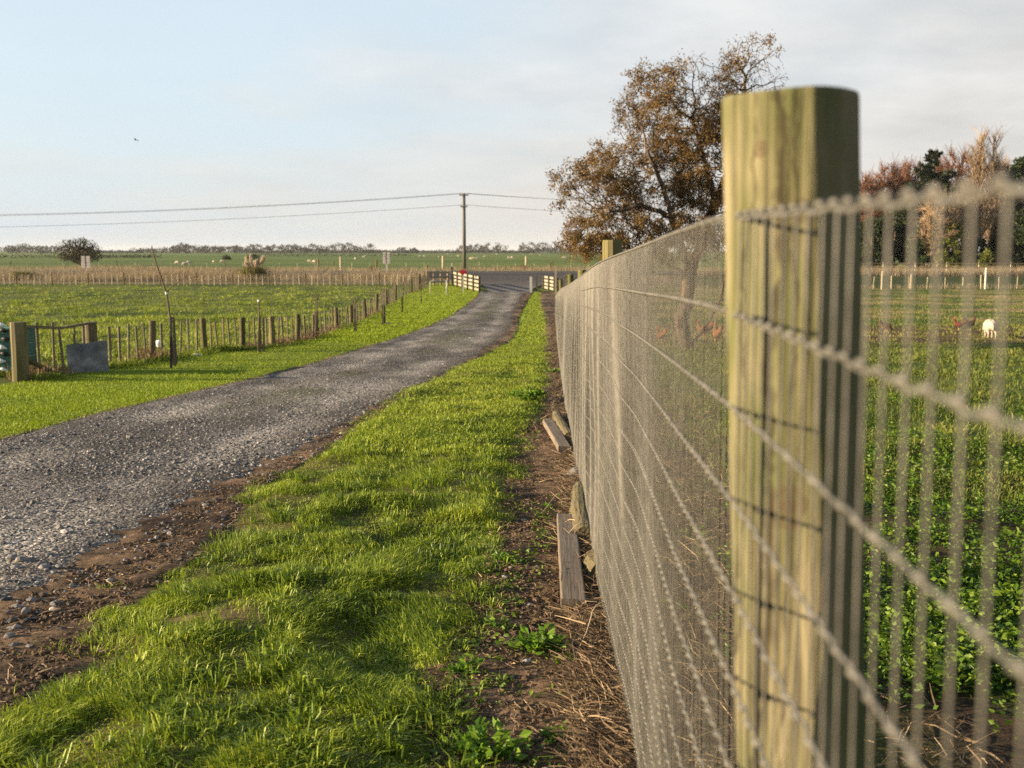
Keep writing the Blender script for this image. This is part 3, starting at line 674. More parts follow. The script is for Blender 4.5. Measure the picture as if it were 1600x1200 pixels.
# ------------------------------------------------------------------ timber lying along the fence
m_plank = m_wood('grey_plank', (.19, .155, .115), (.13, .105, .077), (.06, .047, .034), sc_=30, zst=.05, axis='x', var=.15, bstr=.5, bdist=.003)
m_log = m_wood('log_bark', (.13, .108, .06), (.085, .070, .038), (.04, .032, .018), green=(.07, .075, .022), sc_=22, zst=.1, axis='x', var=.15, bstr=1, bdist=.008)
def plank(name, a, c, wd, th, label, lift=.02):
    a = gp(*a[:2])+(0, 0, lift+th/2); c = gp(*c[:2])+(0, 0, lift+th/2); Lc = np.linalg.norm(c-a)
    o_ = bpy.data.objects.new(name, None); 
    n = 14; u = np.linspace(0, 1, n); sec = np.array([[-.5, -.42], [-.44, -.5], [.44, -.5], [.5, -.42], [.5, .42], [.44, .5], [-.44, .5], [-.5, .42]])*[wd, th]
    V = np.array([[[Lc*(q-.5)+.008*(hsh(q*7, j, 2)-.5)*(q in (0, 1)), s[0]*(1+.03*(vnoise(q*6, 0, 4)-.5)), s[1]+.004*math.sin(q*5)] for j, s in enumerate(sec)] for q in u])
    b = MB(); ii = np.arange(n-1)[:, None]*8; kk = np.arange(8)[None]; k2 = (kk+1) % 8
    b.add(V.reshape(-1, 3), [np.stack([ii+kk, ii+k2, ii+8+k2, ii+8+kk], -1).reshape(-1, 4), np.arange(8)[::-1][None], (np.arange(8)+(n-1)*8)[None]])
    o = b.build(name, m_plank); d = (c-a)/Lc; o.location = tuple((a+c)/2); o.rotation_euler = (R(3), -math.asin(d[2]), math.atan2(d[1], d[0]))
    return tag(o, label, 'plank')
def log(name, a, c, r, label, lift=.0, taper=.92):
    a = gp(*a[:2])+(0, 0, r*.8+lift); c = gp(*c[:2])+(0, 0, r*.8+lift); Lc = np.linalg.norm(c-a)
    u = np.linspace(0, 1, 16); b = MB(); pts = np.stack([Lc*(u-.5), .012*np.sin(u*4), .01*np.sin(u*3+1)], 1)
    rr = r*(1-(1-taper)*u)*(1+.06*np.sin(u*17)+.05*np.sin(u*31+1)); rr[0] *= .94; rr[-1] *= .94
    b.tube(pts, rr, 14); o = b.build(name, m_log); d = (c-a)/Lc
    o.location = tuple((a+c)/2); o.rotation_euler = (0, -math.asin(d[2]), math.atan2(d[1], d[0])); return tag(o, label, 'log')
P0 = at0
plank('plank', P0(896, 968), P0(884, 825), .12, .045, 'longer weathered grey plank lying half buried in straw by the netting', .055)
plank('plank', P0(882, 716), P0(856, 670), .12, .06, 'short far plank lying beside the round log at the grass edge', .055)
log('log', P0(890, 697), P0(868, 656), .065, 'mossy round log lying beside the short far plank', .02)
log('log', P0(915, 858), P0(905, 775), .075, 'round log half hidden under straw beside the longer plank', .0)
log('log', P0(945, 918), P0(928, 890), .085, 'stubby cut log block between the longer plank and the netting', -.01, .85)
b = MB(); stones(b, np.array([0.]), np.array([0.]), np.array([.03]), np.array([.11]), [LIB2[3]], np.array([.55])); o = b.build('grey_rock', m_stone)
q = P0(905, 748); o.location = tuple(q); tag(o, 'grey angular rock leaning against the netting between the two log pairs', 'rock')
b = MB(); stones(b, np.array([0.]), np.array([0.]), np.array([.02]), np.array([.07]), [LIB2[5]], np.array([.3])); o = b.build('grey_rock', m_stone)
q = P0(935, 1000); o.location = tuple(q); tag(o, 'dark rock in the straw just below the end of the longer plank', 'rock')
# bare pale stalks arching out of the straw
m_stalk = m_rough('pale_stalk', [(.32, .23, .14), (.5, .4, .27)], 12, rough=.8, b=0)
STK = [((925, 845), (872, 836), .10), ((945, 852), (880, 856), .13), ((900, 775), (845, 812), .08), ((905, 760), (842, 760), .05), ((960, 960), (905, 1030), .12), ((985, 1075), (960, 985), .14)]
SL = ['first pale stalk arching over the round log', 'lower pale stalk arching over the longer plank end', 'thin pale stalk reaching left from the round log', 'thin straight pale stalk above the round log', 'pale stalk lying left of the dark rock', 'pale stalk leaning up near the foot of the netting']
for (p0, p1, h), lb in zip(STK, SL):
    a = gp(*P0(*p0)[:2]); c = gp(*P0(*p1)[:2]); u = np.linspace(0, 1, 9)[:, None]; pts = a*(1-u)+c*u; pts[:, 2] += .02+h*np.sin(u[:, 0]*2.6+.2); pts[:, 0] += .01*np.sin(u[:, 0]*9)
    b = MB(); b.tube(pts, np.linspace(.0045, .002, 9), 6); tag(b.build('dry_stalk', m_stalk, smooth=True), lb, 'stalk')
# green weed plants growing in the soil bed: each a plant
m_weed2 = m_leaf('soft_weed_leaf', [(.06, .14, .012), (.12, .22, .018), (.20, .30, .035)], .38, 3, .45, .4, [.15, .5, .85])
def weed_plant(px, py, rad, h, n, sz, label, nm='weed_plant'):
    global b
    q = at(px, py); root = thing(nm, label, 'plant', q); st_ = MB(); b = MB()
    for k in range(max(4, n//14)):
        a = rng.uniform(0, 6.28); r = rad*math.sqrt(rng.uniform(.05, 1)); tip = q+(math.cos(a)*r, math.sin(a)*r, h*rng.uniform(.5, 1)*(1.2-.6*r/rad))
        u = np.linspace(0, 1, 5)[:, None]; pts = q*(1-u)+tip*u; pts[:, 2] += .25*h*np.sin(u[:, 0]*3.1); st_.tube(pts, np.linspace(.0028, .0012, 5), 4)
        m = 14; P = pts[rng.integers(1, 5, m)]+rng.normal(0, .012, (m, 3)); D = np.stack([rng.normal(math.cos(a), .7, m), rng.normal(math.sin(a), .7, m), rng.uniform(-.1, .8, m)], 1)
        leaves(b, P, D, sz*rng.uniform(.6, 1.25, m), .6, .35)
    b.build('leaves', m_weed2, root); st_.build('stem', m_weed2, root)
weed_plant(845, 1022, .11, .10, 210, .045, 'bright green leafy weed alone in bare soil below the plank')
weed_plant(755, 1190, .13, .10, 220, .042, 'bright green leafy weed at the bottom edge of the grass verge')
weed_plant(828, 632, .26, .20, 420, .06, 'broad dark green weed clump where grass meets soil by the far logs')
weed_plant(790, 880, .12, .06, 110, .03, 'low green weed sprawling on soil left of the longer plank')
weed_plant(735, 1060, .09, .06, 90, .035, 'small leafy weed at the verge edge left of bare soil')
weed_plant(775, 990, .07, .05, 60, .03, 'tiny weed seedling clump on bare soil above the lone bright weed')
weed_plant(855, 800, .06, .05, 50, .03, 'tiny green weed beside the head of the longer plank')
weed_plant(880, 1160, .05, .05, 40, .03, 'tiny green weed near the foot of the netting, bottom of frame')
weed_plant(868, 585, .16, .14, 140, .05, 'dark green weed tuft against the netting beyond the logs')
# ------------------------------------------------------------------ timber materials for the far fences
m_batten = m_wood('grey_batten', (.20, .168, .112), (.137, .115, .076), (.067, .056, .038), sc_=16, var=.5, bstr=.4)
m_dpost = m_wood('dark_fence_post', (.17, .14, .075), (.085, .070, .038), (.035, .030, .02), green=(.070, .068, .026), sc_=14, var=.45)
m_white = m_rough('weathered_white_paint', [(.42, .405, .36), (.56, .54, .49)], 6, rough=.6, b=.1, var=.1)
m_thinw = m_rough('fence_wire', [(.20, .19, .17), (.30, .28, .25)], 5, rough=.5, b=0)
m_stake = m_rough('black_stake', [(.018, .017, .016), (.04, .037, .033)], 20, rough=.7, b=.1, var=.3)
m_bark = m_rough('young_bark', [(.075, .052, .035), (.15, .11, .075)], 30, stretch=(1, 1, .2), rough=.85, b=.3)
m_scrub = m_leaf('scrub', [(.10, .065, .035), (.20, .13, .075), (.28, .19, .11)], .2, 2, .8, .3)

# ------------------------------------------------------------------ left drive fence of posts, battens and wires
fw = [gp(p[0], p[1]) for p in FW]
lf = thing('batten_fence', 'long grey post and batten wire fence between left lawn and paddock', 'fence', fw[0])
HT = [at_y(a, b_, fw[i][1])[2]-fw[i][2] for i, (a, b_, c) in enumerate(FENCE_PX)]
HT = [max(.72, h) for h in HT]
for i, p in enumerate(fw):
    r = .135 if i == 0 else (.115 if i == 1 else (.10 if i == 15 else .075))
    o = round_post(lf, p, HT[i], r, m_dpost, (rng.normal(0, .03), rng.normal(0, .03)) if i not in (0, 1) else (0, 0), top=1.0)
    if i == 0: o['label'] = 'stout corner post, sunlit along its left edge'
b = MB(); b.tube([(0, 0, -.1), (.004, 0, .35), (0, .003, .72)], .024, 6); bat = b.build('batten', m_batten, lf)
bat.location = (0, 0, 0); first = True
bm_ = bat
def battens(i, fr, h=1.0):
    global first
    for f in fr:
        p = fw[i]*(1-f)+fw[i+1]*f; p[2] = float(G0(p[0], p[1])); hh = (HT[i]*(1-f)+HT[i+1]*f)*h
        s = (rng.uniform(.9, 1.25), rng.uniform(.9, 1.25), hh/.72*rng.uniform(.93, 1.05)); rot = (rng.normal(0, .03), rng.normal(0, .035), rng.uniform(0, 3))
        if first:
            bat.location = tuple(p-fw[0]); bat.rotation_euler = rot; bat.scale = s; first = False
            bat.data.transform(__import__('mathutils').Matrix.Translation(Vector(fw[0])))
        else: dup_part(bat, lf, p, rot, s)
battens(0, (.24, .43, .57, .74, .87), .97)
battens(1, (.28, .44, .58, .74, .88), .92)
for i in range(2, 8): battens(i, [(k+1)/6. for k in range(5)] if i < 4 else [.2, .4, .6, .8], .95)
for i in range(8, 15): battens(i, [.2, .4, .6, .8] if i < 12 else [.14, .28, .43, .57, .71, .86], .95)
b = MB(); a, c = fw[0], fw[1]; b.bar(a+(0, 0, HT[0]-.07), a*.45+c*.55+(0, 0, HT[0]*.5+HT[1]*.5-.115), .05, .045); b.bar(a*.45+c*.55+(0, 0, HT[0]*.5+HT[1]*.5-.12), c+(0, 0, HT[1]-.02), .05, .045); b.build('rail', m_batten, lf)
b = MB(); b.bar(a+(.05, 0, .42), a*.55+c*.45+(0, 0, .02), .07, .06); b.build('brace', m_dpost, lf)
for k, fz in enumerate((.2, .42, .64, .88)):
    b = MB()
    for i in range(len(fw)-1):
        b.tube([fw[i]+(0, 0, HT[i]*fz), (fw[i]+fw[i+1])/2+(0, 0, (HT[i]+HT[i+1])/2*fz-.01), fw[i+1]+(0, 0, HT[i+1]*fz)], .004, 3, False)
    b.build('wire', m_thinw, lf)
# brown scrub, dead weeds and green tufts growing along that fence
b = MB(); xx = []; 
for i in range(len(fw)-1):
    n = 500 if i < 3 else (330 if i < 8 else 150)
    f = rng.uniform(0, 1, n); p = fw[i][None]*(1-f[:, None])+fw[i+1][None]*f[:, None]; p[:, 0] += rng.normal(-.05, .16, n); p[:, 1] += rng.normal(0, .1, n)
    q = fbm(p[:, 0]*1.1, p[:, 1]*.9, 161, 3); kk_ = q > (.44 if i > 1 else .36); p, q = p[kk_], q[kk_]
    blades(b, p[:, 0], p[:, 1], G0(p[:, 0], p[:, 1]), rng.uniform(.12, .5 if i < 3 else .38, len(p))*(q*1.6), rng.uniform(.008, .02, len(p)), .4, None, .5)
tag(b.build('fence_line_scrub', m_scrub), kind='stuff')
b = MB()
for i in range(len(fw)-1):
    n = 900 if i < 4 else 350
    f = rng.uniform(0, 1, n); p = fw[i][None]*(1-f[:, None])+fw[i+1][None]*f[:, None]; p[:, 0] += rng.normal(.22, .14, n)
    q = fbm(p[:, 0]*.9, p[:, 1]*.7, 165, 3); kk_ = q > .42; p, q = p[kk_], q[kk_]
    blades(b, p[:, 0], p[:, 1], G0(p[:, 0], p[:, 1]), rng.uniform(.07, .22, len(p))*q*2, rng.uniform(.01, .022, len(p)), .6, None, .6, rng.uniform(.05, .5, len(p)))
tag(b.build('fence_line_grass', m_past), kind='stuff')
# grey sheet leaning on the first bay
m_sheet = m_rough('stained_concrete', [(.085, .085, .087), (.16, .16, .16), (.34, .335, .33)], 4.0, rough=.9, b=.3, detail=8)
q0 = at(104, 581); q1 = at_y(167, 574, q0[1]+.35); top = at_y(104, 538, q0[1])[2]-q0[2]; top1 = at_y(166, 531, q1[1])[2]-q0[2]
b = MB(); d = q1-q0; d[2] = 0; L_ = np.linalg.norm(d); nrm = np.array([d[1], -d[0], 0])/L_
n = 12; V = []
for s_ in (0, 1):
    for jx in range(n+1):
        for jz in range(5):
            u = jx/n; v = jz/4; p = q0+d*u+(0, 0, -.06+(top*(1-u)+top1*u+.06+.012*math.sin(u*9))*v)+nrm*(.16+.10*(1-v)+.045*s_+.008*math.sin(u*5+v*3)); V.append(p)
m5 = 5; I = lambda s_, a_, c_: s_*(n+1)*m5+a_*m5+c_
F = [[I(0, a_, c_), I(0, a_, c_+1), I(0, a_+1, c_+1), I(0, a_+1, c_)] for a_ in range(n) for c_ in range(4)]+[[I(1, a_, c_), I(1, a_+1, c_), I(1, a_+1, c_+1), I(1, a_, c_+1)] for a_ in range(n) for c_ in range(4)]
F += [[I(0, a_, 4), I(1, a_, 4), I(1, a_+1, 4), I(0, a_+1, 4)] for a_ in range(n)]+[[I(0, e_, c_), I(1, e_, c_), I(1, e_, c_+1), I(0, e_, c_+1)] for e_ in (0, n) for c_ in range(4)]
b.add(V, np.array(F)); tag(b.build('concrete_sheet', m_sheet), 'stained grey concrete sheet leaning against the first bay of the left fence', 'sheet')
# green netted stack at the left edge of the frame
m_gnet = m_rough('green_shade_cloth', [(.05, .12, .085), (.09, .18, .13)], 60, rough=.8, b=.3, detail=2)
m_pale = m_rough('pale_plastic', [(.55, .58, .58), (.75, .77, .76)], 8, rough=.4, b=0)
m_blk = m_rough('black_plastic', [(.012, .014, .014), (.03, .03, .03)], 8, rough=.5, b=0)
c0 = at(21, 588); x0 = c0[0]-2.2; yb = c0[1]+.15; hh = at_y(10, 512, yb)[2]-c0[2]
gs = thing('netted_crate', 'green shade cloth crate with rows of pale and black bottles at left edge', 'crate', (c0[0]-1.1, yb, c0[2]))
b = MB(); n = 16
def sheet_pt(u, v, yy): return np.array([x0+2.2*u, yy+.025*math.sin(u*11+v*4)+.02*math.sin(v*9), c0[2]-.03+(hh+.03+.03*math.sin(u*6))*v])
V = [sheet_pt(i/n, j/8, yb) for i in range(n+1) for j in range(9)]; V2 = [sheet_pt(i/n, j/8, yb+.8) for i in range(n+1) for j in range(9)]
f1 = np.array([[i*9+j, (i+1)*9+j, (i+1)*9+j+1, i*9+j+1] for i in range(n) for j in range(8)]); k9 = (n+1)*9
f2 = f1[:, ::-1]+k9; f3 = np.array([[i*9+8, (i+1)*9+8, k9+(i+1)*9+8, k9+i*9+8] for i in range(n)]); f4 = np.array([[e*9+j, e*9+j+1, k9+e*9+j+1, k9+e*9+j] for e in (0, n) for j in range(8)])
b.add(np.array(V+V2), [f1, f2, f3, f4]); b.build('cloth', m_gnet, gs, smooth=True)
ROW = [(508, 0), (516, 1), (530, 1), (543, 0), (553, 1), (564, 0), (578, 0), (586, 0)]
for col_i, cx in enumerate((6, -14, -34)):
    for k, (py, dark) in enumerate(ROW):
        q = at_y(cx+4*((k*37) % 5-2)/2, py, yb-.05); b = MB(); a_ = rng.uniform(-.3, .3)
        if q[2] < c0[2]+.04: continue
        u = np.linspace(-1, 1, 7); b.tube(np.stack([q[0]+.085*u*math.cos(a_), q[1]+0*u, q[2]+.085*u*math.sin(a_)], 1), [.012, .035, .042, .042, .036, .016, .014], 8)
        b.build('bottle', m_blk if dark else m_pale, gs, smooth=True)
# white plastic bag caught on the fence and a scrap on the grass
b = MB(); stones(b, np.array([0.]), np.array([0.]), np.array([.0]), np.array([.085]), [LIB2[2]], np.array([.9])); o = b.build('plastic_bag', m_pale); q = at(249, 560); o.location = (q[0], q[1], q[2]+.33); o.scale = (.9, .6, 2.0)
tag(o, 'crumpled white plastic bag caught on the left fence by its leaning post', 'bag')
b = MB(); stones(b, np.array([0.]), np.array([0.]), np.array([.03]), np.array([.10]), [LIB2[6]], np.array([.9])); o = b.build('paper_scrap', m_pale); q = at(308, 556); o.location = tuple(q); o.scale = (1.3, .8, .6)
tag(o, 'white scrap lying on the grass right of the first staked sapling', 'scrap')

# ------------------------------------------------------------------ staked saplings along the lawn
def sapling(pts, rad, twigs, stakes, label, tagtop=False):
    base = at(*pts[0]); root = thing('sapling', label, 'young tree', base, 'staked saplings along the left lawn')
    P = [at_y(px, py, base[1]) for px, py in pts]; P[0] = base-(0, 0, .05)
    b = MB(); b.tube(P, np.linspace(rad, rad*.45, len(P)), 6); b.build('trunk', m_bark, root, smooth=True)
    for tw in twigs:
        Q = [at_y(px, py, base[1]+.05*i) for i, (px, py) in enumerate(tw)]; b = MB(); b.tube(Q, np.linspace(rad*.45, rad*.2, len(Q)), 4); b.build('twig', m_bark, root, smooth=True)
    for (px0, py0, px1, py1) in stakes:
        a = at(px0, py0); c = at_y(px1, py1, a[1]); b = MB(); b.bar(a-(0, 0, .2), c, .036, .036); b.build('stake', m_stake, root)
    if tagtop:
        q = P[tagtop]; b = MB(); b.tube([q-(0, 0, .025), q+(0, 0, .025)], .028, 8); b.build('tie', m_pale, root)
sapling([(271, 572), (269, 540), (266, 500), (262, 470), (260, 458), (252, 435), (244, 412), (239, 395), (237, 384)], .024, [[(260, 458), (266, 450), (275, 443), (285, 437), (294, 430)], [(252, 435), (254, 428)], [(240, 400), (236, 392)]], [(267, 576, 267, 495), (276, 571, 271, 495), (273, 573, 272, 515)], 'tallest sapling, leaning left between black stakes, nearest on the left lawn', 4)
sapling([(404, 549), (404, 520), (405, 495), (404, 470)], .032, [[(404, 474), (410, 466), (416, 462)]], [(406, 551, 406, 494), (412, 550, 412, 496)], 'straight sapling with a white tie at its top between two black stakes', 3)
sapling([(494, 530), (494, 505), (495, 480), (495, 460)], .03, [[(495, 478), (490, 466), (486, 460)], [(495, 470), (500, 458)]], [(490, 530, 490, 492)], 'third nearest sapling, beside the left fence with one short stake')
sapling([(556, 518), (556, 495), (555, 475), (554, 462)], .03, [[(556, 478), (548, 466), (544, 462)], [(555, 475), (561, 464)]], [(554, 519, 554, 482)], 'fourth nearest sapling, forked at its top with one dark stake')
sapling([(600, 506), (600, 485), (599, 462), (600, 445)], .034, [[(599, 462), (596, 450)]], [(598, 507, 598, 476), (602, 506, 601, 478)], 'fifth nearest sapling, two dark stakes standing in a ring of bare soil')
sapling([(629, 487), (629, 470), (630, 452), (630, 440)], .034, [[(630, 455), (633, 444)]], [(628, 488, 628, 462)], 'sixth nearest sapling, one stake beside the bend of the left fence')
sapling([(658, 473), (658, 462), (657, 450), (658, 440)], .04, [[(657, 450), (655, 444)]], [(658, 474, 658, 446)], 'farthest sapling, short and dark beside the last fence post')
b = MB(); q = at(600, 506); a_ = np.arange(24)*2*math.pi/24; r_ = .42*(1+.2*(hsh(np.arange(24.), 1, 3)-.5))
V = np.concatenate([[[q[0], q[1], q[2]+.045]], np.stack([q[0]+r_*np.cos(a_), q[1]+r_*1.2*np.sin(a_), np.full(24, q[2]+.012)], 1)]); b.add(V, np.array([[0, 1+i, 1+(i+1) % 24] for i in range(24)]))
tag(b.build('soil_ring', m_rough('soil_ring', [(.05, .032, .02), (.10, .068, .04)], 12)), kind='structure')

# ------------------------------------------------------------------ cross fence of the paddock along the road
def line_fence(name, label, pA, pB, n, h, every, mat_b, mat_p, wires, rb=.025, rp=.06, skip=(), ph=None):
    A = np.asarray(pA, float); B = np.asarray(pB, float); A[2] = G0(A[0], A[1]); B[2] = G0(B[0], B[1])
    root = thing(name, label, 'fence', A); proto = {}
    for i in range(n+1):
        f = i/n; p = A*(1-f)+B*f; p[2] = float(G0(p[0], p[1])); post = i % every == 0
        key = 'post' if post else 'batten'
        hh = (ph or h*1.08)*rng.uniform(.95, 1.1) if post else h*rng.uniform(.93, 1.05)
        s = (rng.uniform(.85, 1.15),)*2+(hh,); rot = (rng.normal(0, .02), rng.normal(0, .03), rng.uniform(0, 3))
        if key not in proto:
            b = MB(); rr = rp if post else rb; b.tube([(0, 0, -.1), (0, 0, .5), (.0, 0, 1)], [rr, rr, rr*.95], 7); o = b.build(key, mat_p if post else mat_b)
            o.parent = root; proto[key] = o; o.location = tuple(p-A); o.scale = s; o.rotation_euler = rot
        else: dup_part(proto[key], root, p, rot, s)
    for fz in wires:
        b = MB(); m = max(2, n//every); pts = []
        for i in range(m+1):
            f = i/m; p = A*(1-f)+B*f; p[2] = G0(p[0], p[1])+h*fz; pts.append(p)
        b.tube(pts, .005, 3, False); b.build('wire', m_thinw, root)
    return root
A = at0(-60, 448); B = at0(646, 440); B = np.array([at0(650, 446)[0], at0(650, 446)[1], 0]); A = np.array([A[0], B[1]+.5, 0])
m_palebat = m_wood('pale_batten', (.46, .40, .28), (.36, .31, .21), (.22, .19, .13), sc_=10, var=.35, bstr=.2)
line_fence('paddock_cross_fence', 'long low fence of pale battens crossing behind the left paddock', A, B, 72, .92, 6, m_palebat, m_dpost, (.2, .45, .7, .95), .034, .06)
# fence on the far side of the road
line_fence('roadside_fence', 'faint wire fence across the road at the edge of the far fields', (-115, 128.5, 0), (26, 128.5, 0), 66, 1.1, 6, m_palebat, m_dpost, (.3, .6, .95), .026, .06, ph=1.3)
TALL = [(383, 402), (497, 404), (532, 401), (692, 400), (822, 400), (588, 406), (667, 414), (860, 411)]
TL = ['tall weathered post above dry grass left of the pampas plumes', 'slim post in dry grass left of the stout one', 'stout pale post standing in dry roadside grass', 'tall post in the verge left of the power pole', 'tall post beyond the road, right of the drive mouth', 'short post near the right sign in dry grass', 'stubby post above the left fence corner', 'small dark post near the brown tree, across the road']
for (px, py), lb in zip(TALL, TL):
    yy = 127.0; q = at_y(px, py, yy); g = float(G0(q[0], yy)); b = MB(); h = q[2]-g; b.tube([(0, 0, -.2), (0, 0, h*.5), (.01, 0, h-.02), (.01, 0, h)], [.12, .12, .115, .10], 10)
    o = b.build('fence_post', m_palebat if px in (532, 692, 822) else m_dpost); o.location = (q[0], yy, g); tag(o, lb, 'post')
# right field fences
A = at0(1350, 450); B = at0(1640, 449)
line_fence('field_fence', 'low post and wire fence behind the right field', (20, 88, 0), (62, 88, 0), 30, .95, 5, m_palebat, m_palebat, (.35, .65, .98), .03, .05)
fr_ = thing('rail_fence', 'grey post and rail fence below the shelter trees across the road', 'fence', (26, 121, float(G0(26, 121))))
for k in range(12):
    b = MB(); x = 26+k*3.4; g = float(G0(x, 121)); b.tube([(x, 121, g-.2), (x, 121, g+1.0), (x, 121, g+1.05)], [.07, .07, .06], 8); b.build('post', m_palebat, fr_)
for z in (.5, .95):
    b = MB(); g = float(G0(26, 121)); b.bar((25.5, 120.93, g+z), (64, 120.93, g+z), .03, .10); b.build('rail', m_batten, fr_)
for (px, pt, pb_, lb) in ((1541, 418, 450, 'tall pale post standing in the fence behind the sheep'), (1424, 428, 450, 'pale fence post right of the near post, behind the right field'), (1379, 424, 447, 'slim pale post close beside the near post in the view')):
    q = at0(px, pb_); yy = 87.4; q = at_y(px, pt, yy); g = float(G0(q[0], yy)); b = MB(); h = q[2]-g; b.tube([(0, 0, -.2), (0, 0, h*.6), (.015, 0, h-.02), (.015, 0, h)], [.075, .075, .07, .06], 9); o = b.build('fence_post', m_white if px == 1541 else m_palebat); o.location = (q[0], yy, g); tag(o, lb, 'post')

# ------------------------------------------------------------------ entrance: rail wings, old rails, posts, hoop, mailbox
m_rail = m_wood('white_rail', (.36, .33, .265), (.26, .23, .175), (.13, .11, .08), sc_=9, axis='x', var=.15, bstr=.2, cracks=False)
m_oldrail = m_wood('old_grey_rail', (.22, .185, .13), (.15, .125, .09), (.08, .066, .05), sc_=9, axis='x', var=.3, bstr=.3)
def wing(name, label, A, B, n, h, rails, mr, mp, nm='rail', ps=.11, rh=.15):
    A = np.array([A[0], A[1], float(G0(A[0], A[1]))]); B = np.array([B[0], B[1], float(G0(B[0], B[1]))]); root = thing(name, label, 'fence', A)
    d = (B-A); d[2] = 0; d /= np.linalg.norm(d); nr = np.array([d[1], -d[0], 0]); nr = nr if nr[0] > 0 else -nr
    for i in range(n+1):
        p = A+(B-A)*i/n; b = MB(); b.box(p+(0, 0, h*.52-.1), (ps, ps, h*1.04+.2), math.atan2(d[1], d[0])); b.build('post', mp, root)
    for fz in rails:
        b = MB(); b.bar(A+nr*(ps/2+.022)+(0, 0, h*fz), B+nr*(ps/2+.022)+(0, 0, h*fz), .035, rh); b.build(nm, mr, root)
def on_post(px, py, yy): q = at_y(px, py, yy); return (q[0], yy)
WA = at0(707, 446); WB = at0(749, 457.5)
wing('white_rail_wing', 'whitewashed four rail wing fence curving in left of the drive mouth', WA[:2], WB[:2], 5, 1.14, (.16, .41, .66, .92), m_rail, m_dpost, ps=.13)
RA = at0(849, 452); RB = at0(866, 456)
wing('white_rail_wing', 'short white rail wing right of the drive mouth, nearest the tall post', RA[:2], RB[:2], 2, 1.05, (.16, .41, .66, .92), m_rail, m_dpost, ps=.13)
RC = at0(890, 447)
wing('white_rail_wing', 'white rail wing at far right of the drive mouth, half behind netting posts', (RB[0]+.25, RB[1]+.6), RC[:2], 4, 1.05, (.2, .5, .88), m_rail, m_dpost, ps=.12)
OA = at0(667, 447)
wing('old_rail_fence', 'dark old rail fence left of the white rails at the drive mouth', OA[:2], (WA[0]-.4, WA[1]+.2), 3, 1.15, (.3, .62, .95), m_oldrail, m_oldrail, ps=.12, rh=.16)
sb = thing('stick_pile', 'heap of old battens leaning against the corner of the left fence', 'stick pile', at(662, 450))
for k in range(9):
    a = at(656+k*1.4, 452-(k % 3)); c = at_y(664+k*.8+(k % 2)*2, 425+(k*5) % 9, a[1]); b = MB(); b.bar(a-(0, 0, .05), c, .09, .05); b.build('batten', m_batten, sb)
ho = at(672, 460); hq = at(698, 459.5); yy = ho[1]; ht = at_y(672, 439, yy)[2]-ho[2]
root = thing('pipe_hoop', 'thin white pipe hoop standing on the lawn before the old rails', 'hoop', ho)
xr2 = at_y(698, 459.5, yy)[0]; g = ho[2]
b = MB(); b.tube([(ho[0], yy, g-.1), (ho[0], yy, g+ht-.08), (ho[0]+.08, yy, g+ht), (ho[0]+.16, yy, g+ht), (xr2, yy, g+ht)], .02, 8); b.build('frame', m_white, root, smooth=True)
b = MB(); b.tube([(xr2, yy, g-.1), (xr2, yy, g+ht+.04)], .038, 8); b.build('leg', m_white, root, smooth=True)
q = at(724, 456); root = thing('mailbox', 'red mailbox on a white post beside the left white rails', 'mailbox', q); hb = at_y(724, 428, q[1])[2]-q[2]
b = MB(); b.box(q+(0, 0, hb/2-.1), (.10, .10, hb+.2)); b.build('post', m_white, root)
m_red = m_rough('red_paint', [(.28, .012, .016), (.40, .02, .024)], 5, rough=.45, b=0)
b = MB(); bw, bh = .46, .30; a_ = np.linspace(0, math.pi, 9); sec = np.concatenate([[[-bw/2, 0], [bw/2, 0]], np.stack([np.cos(a_)*bw/2, .17+np.sin(a_)*.13], 1)]); k = len(sec)
V = np.concatenate([np.stack([q[0]+sec[:, 0], np.full(k, q[1]+s_), q[2]+hb+sec[:, 1]], 1) for s_ in (-.28, .28)]); i = np.arange(k); j = (i+1) % k
b.add(V, [np.stack([i, j, j+k, i+k], 1), i[None], (i[::-1]+k)[None]]); b.build('box', m_red, root)
b = MB(); b.box(q+(0, -.295, hb+.15), (.36, .02, .2)); b.build('door', m_red, root)
b = MB(); b.box(q+(.245, .02, hb+.2), (.012, .05, .22)); b.build('flag', m_white, root)
for (px, pt, pb_, r, mat, lb) in ((829.5, 433, 458, .085, m_white, 'white square gatepost at right edge of the drive mouth'), (838.5, 433, 456, .07, m_dpost, 'dark short post between the white gatepost and right rails'), (868, 421, 459, .065, m_palebat, 'tall slim post beside the right white rails')):
    q = at(px, pb_); h = at_y(px, pt, q[1])[2]-q[2]; b = MB(); b.box((0, 0, h/2-.1), (r*2, r*2, h+.2)); b.box((0, 0, h+.012), (r*1.6, r*1.6, .03)); o = b.build('gate_post', mat); o.location = tuple(q); tag(o, lb, 'post')
q = at_y(706, 426, 120.); g = float(G0(q[0], 120)); h = at_y(706, 411, 120)[2]-g
root = thing('marker_post', 'roadside marker post with white top and dark foot left of the pole', 'post', (q[0], 120, g))
b = MB(); b.box((q[0], 120, g+h*.3), (.14, .10, h*.6)); b.build('foot', m_blk, root); b = MB(); b.box((q[0], 120, g+h*.8), (.16, .12, h*.4)); b.build('cap', m_white, root)

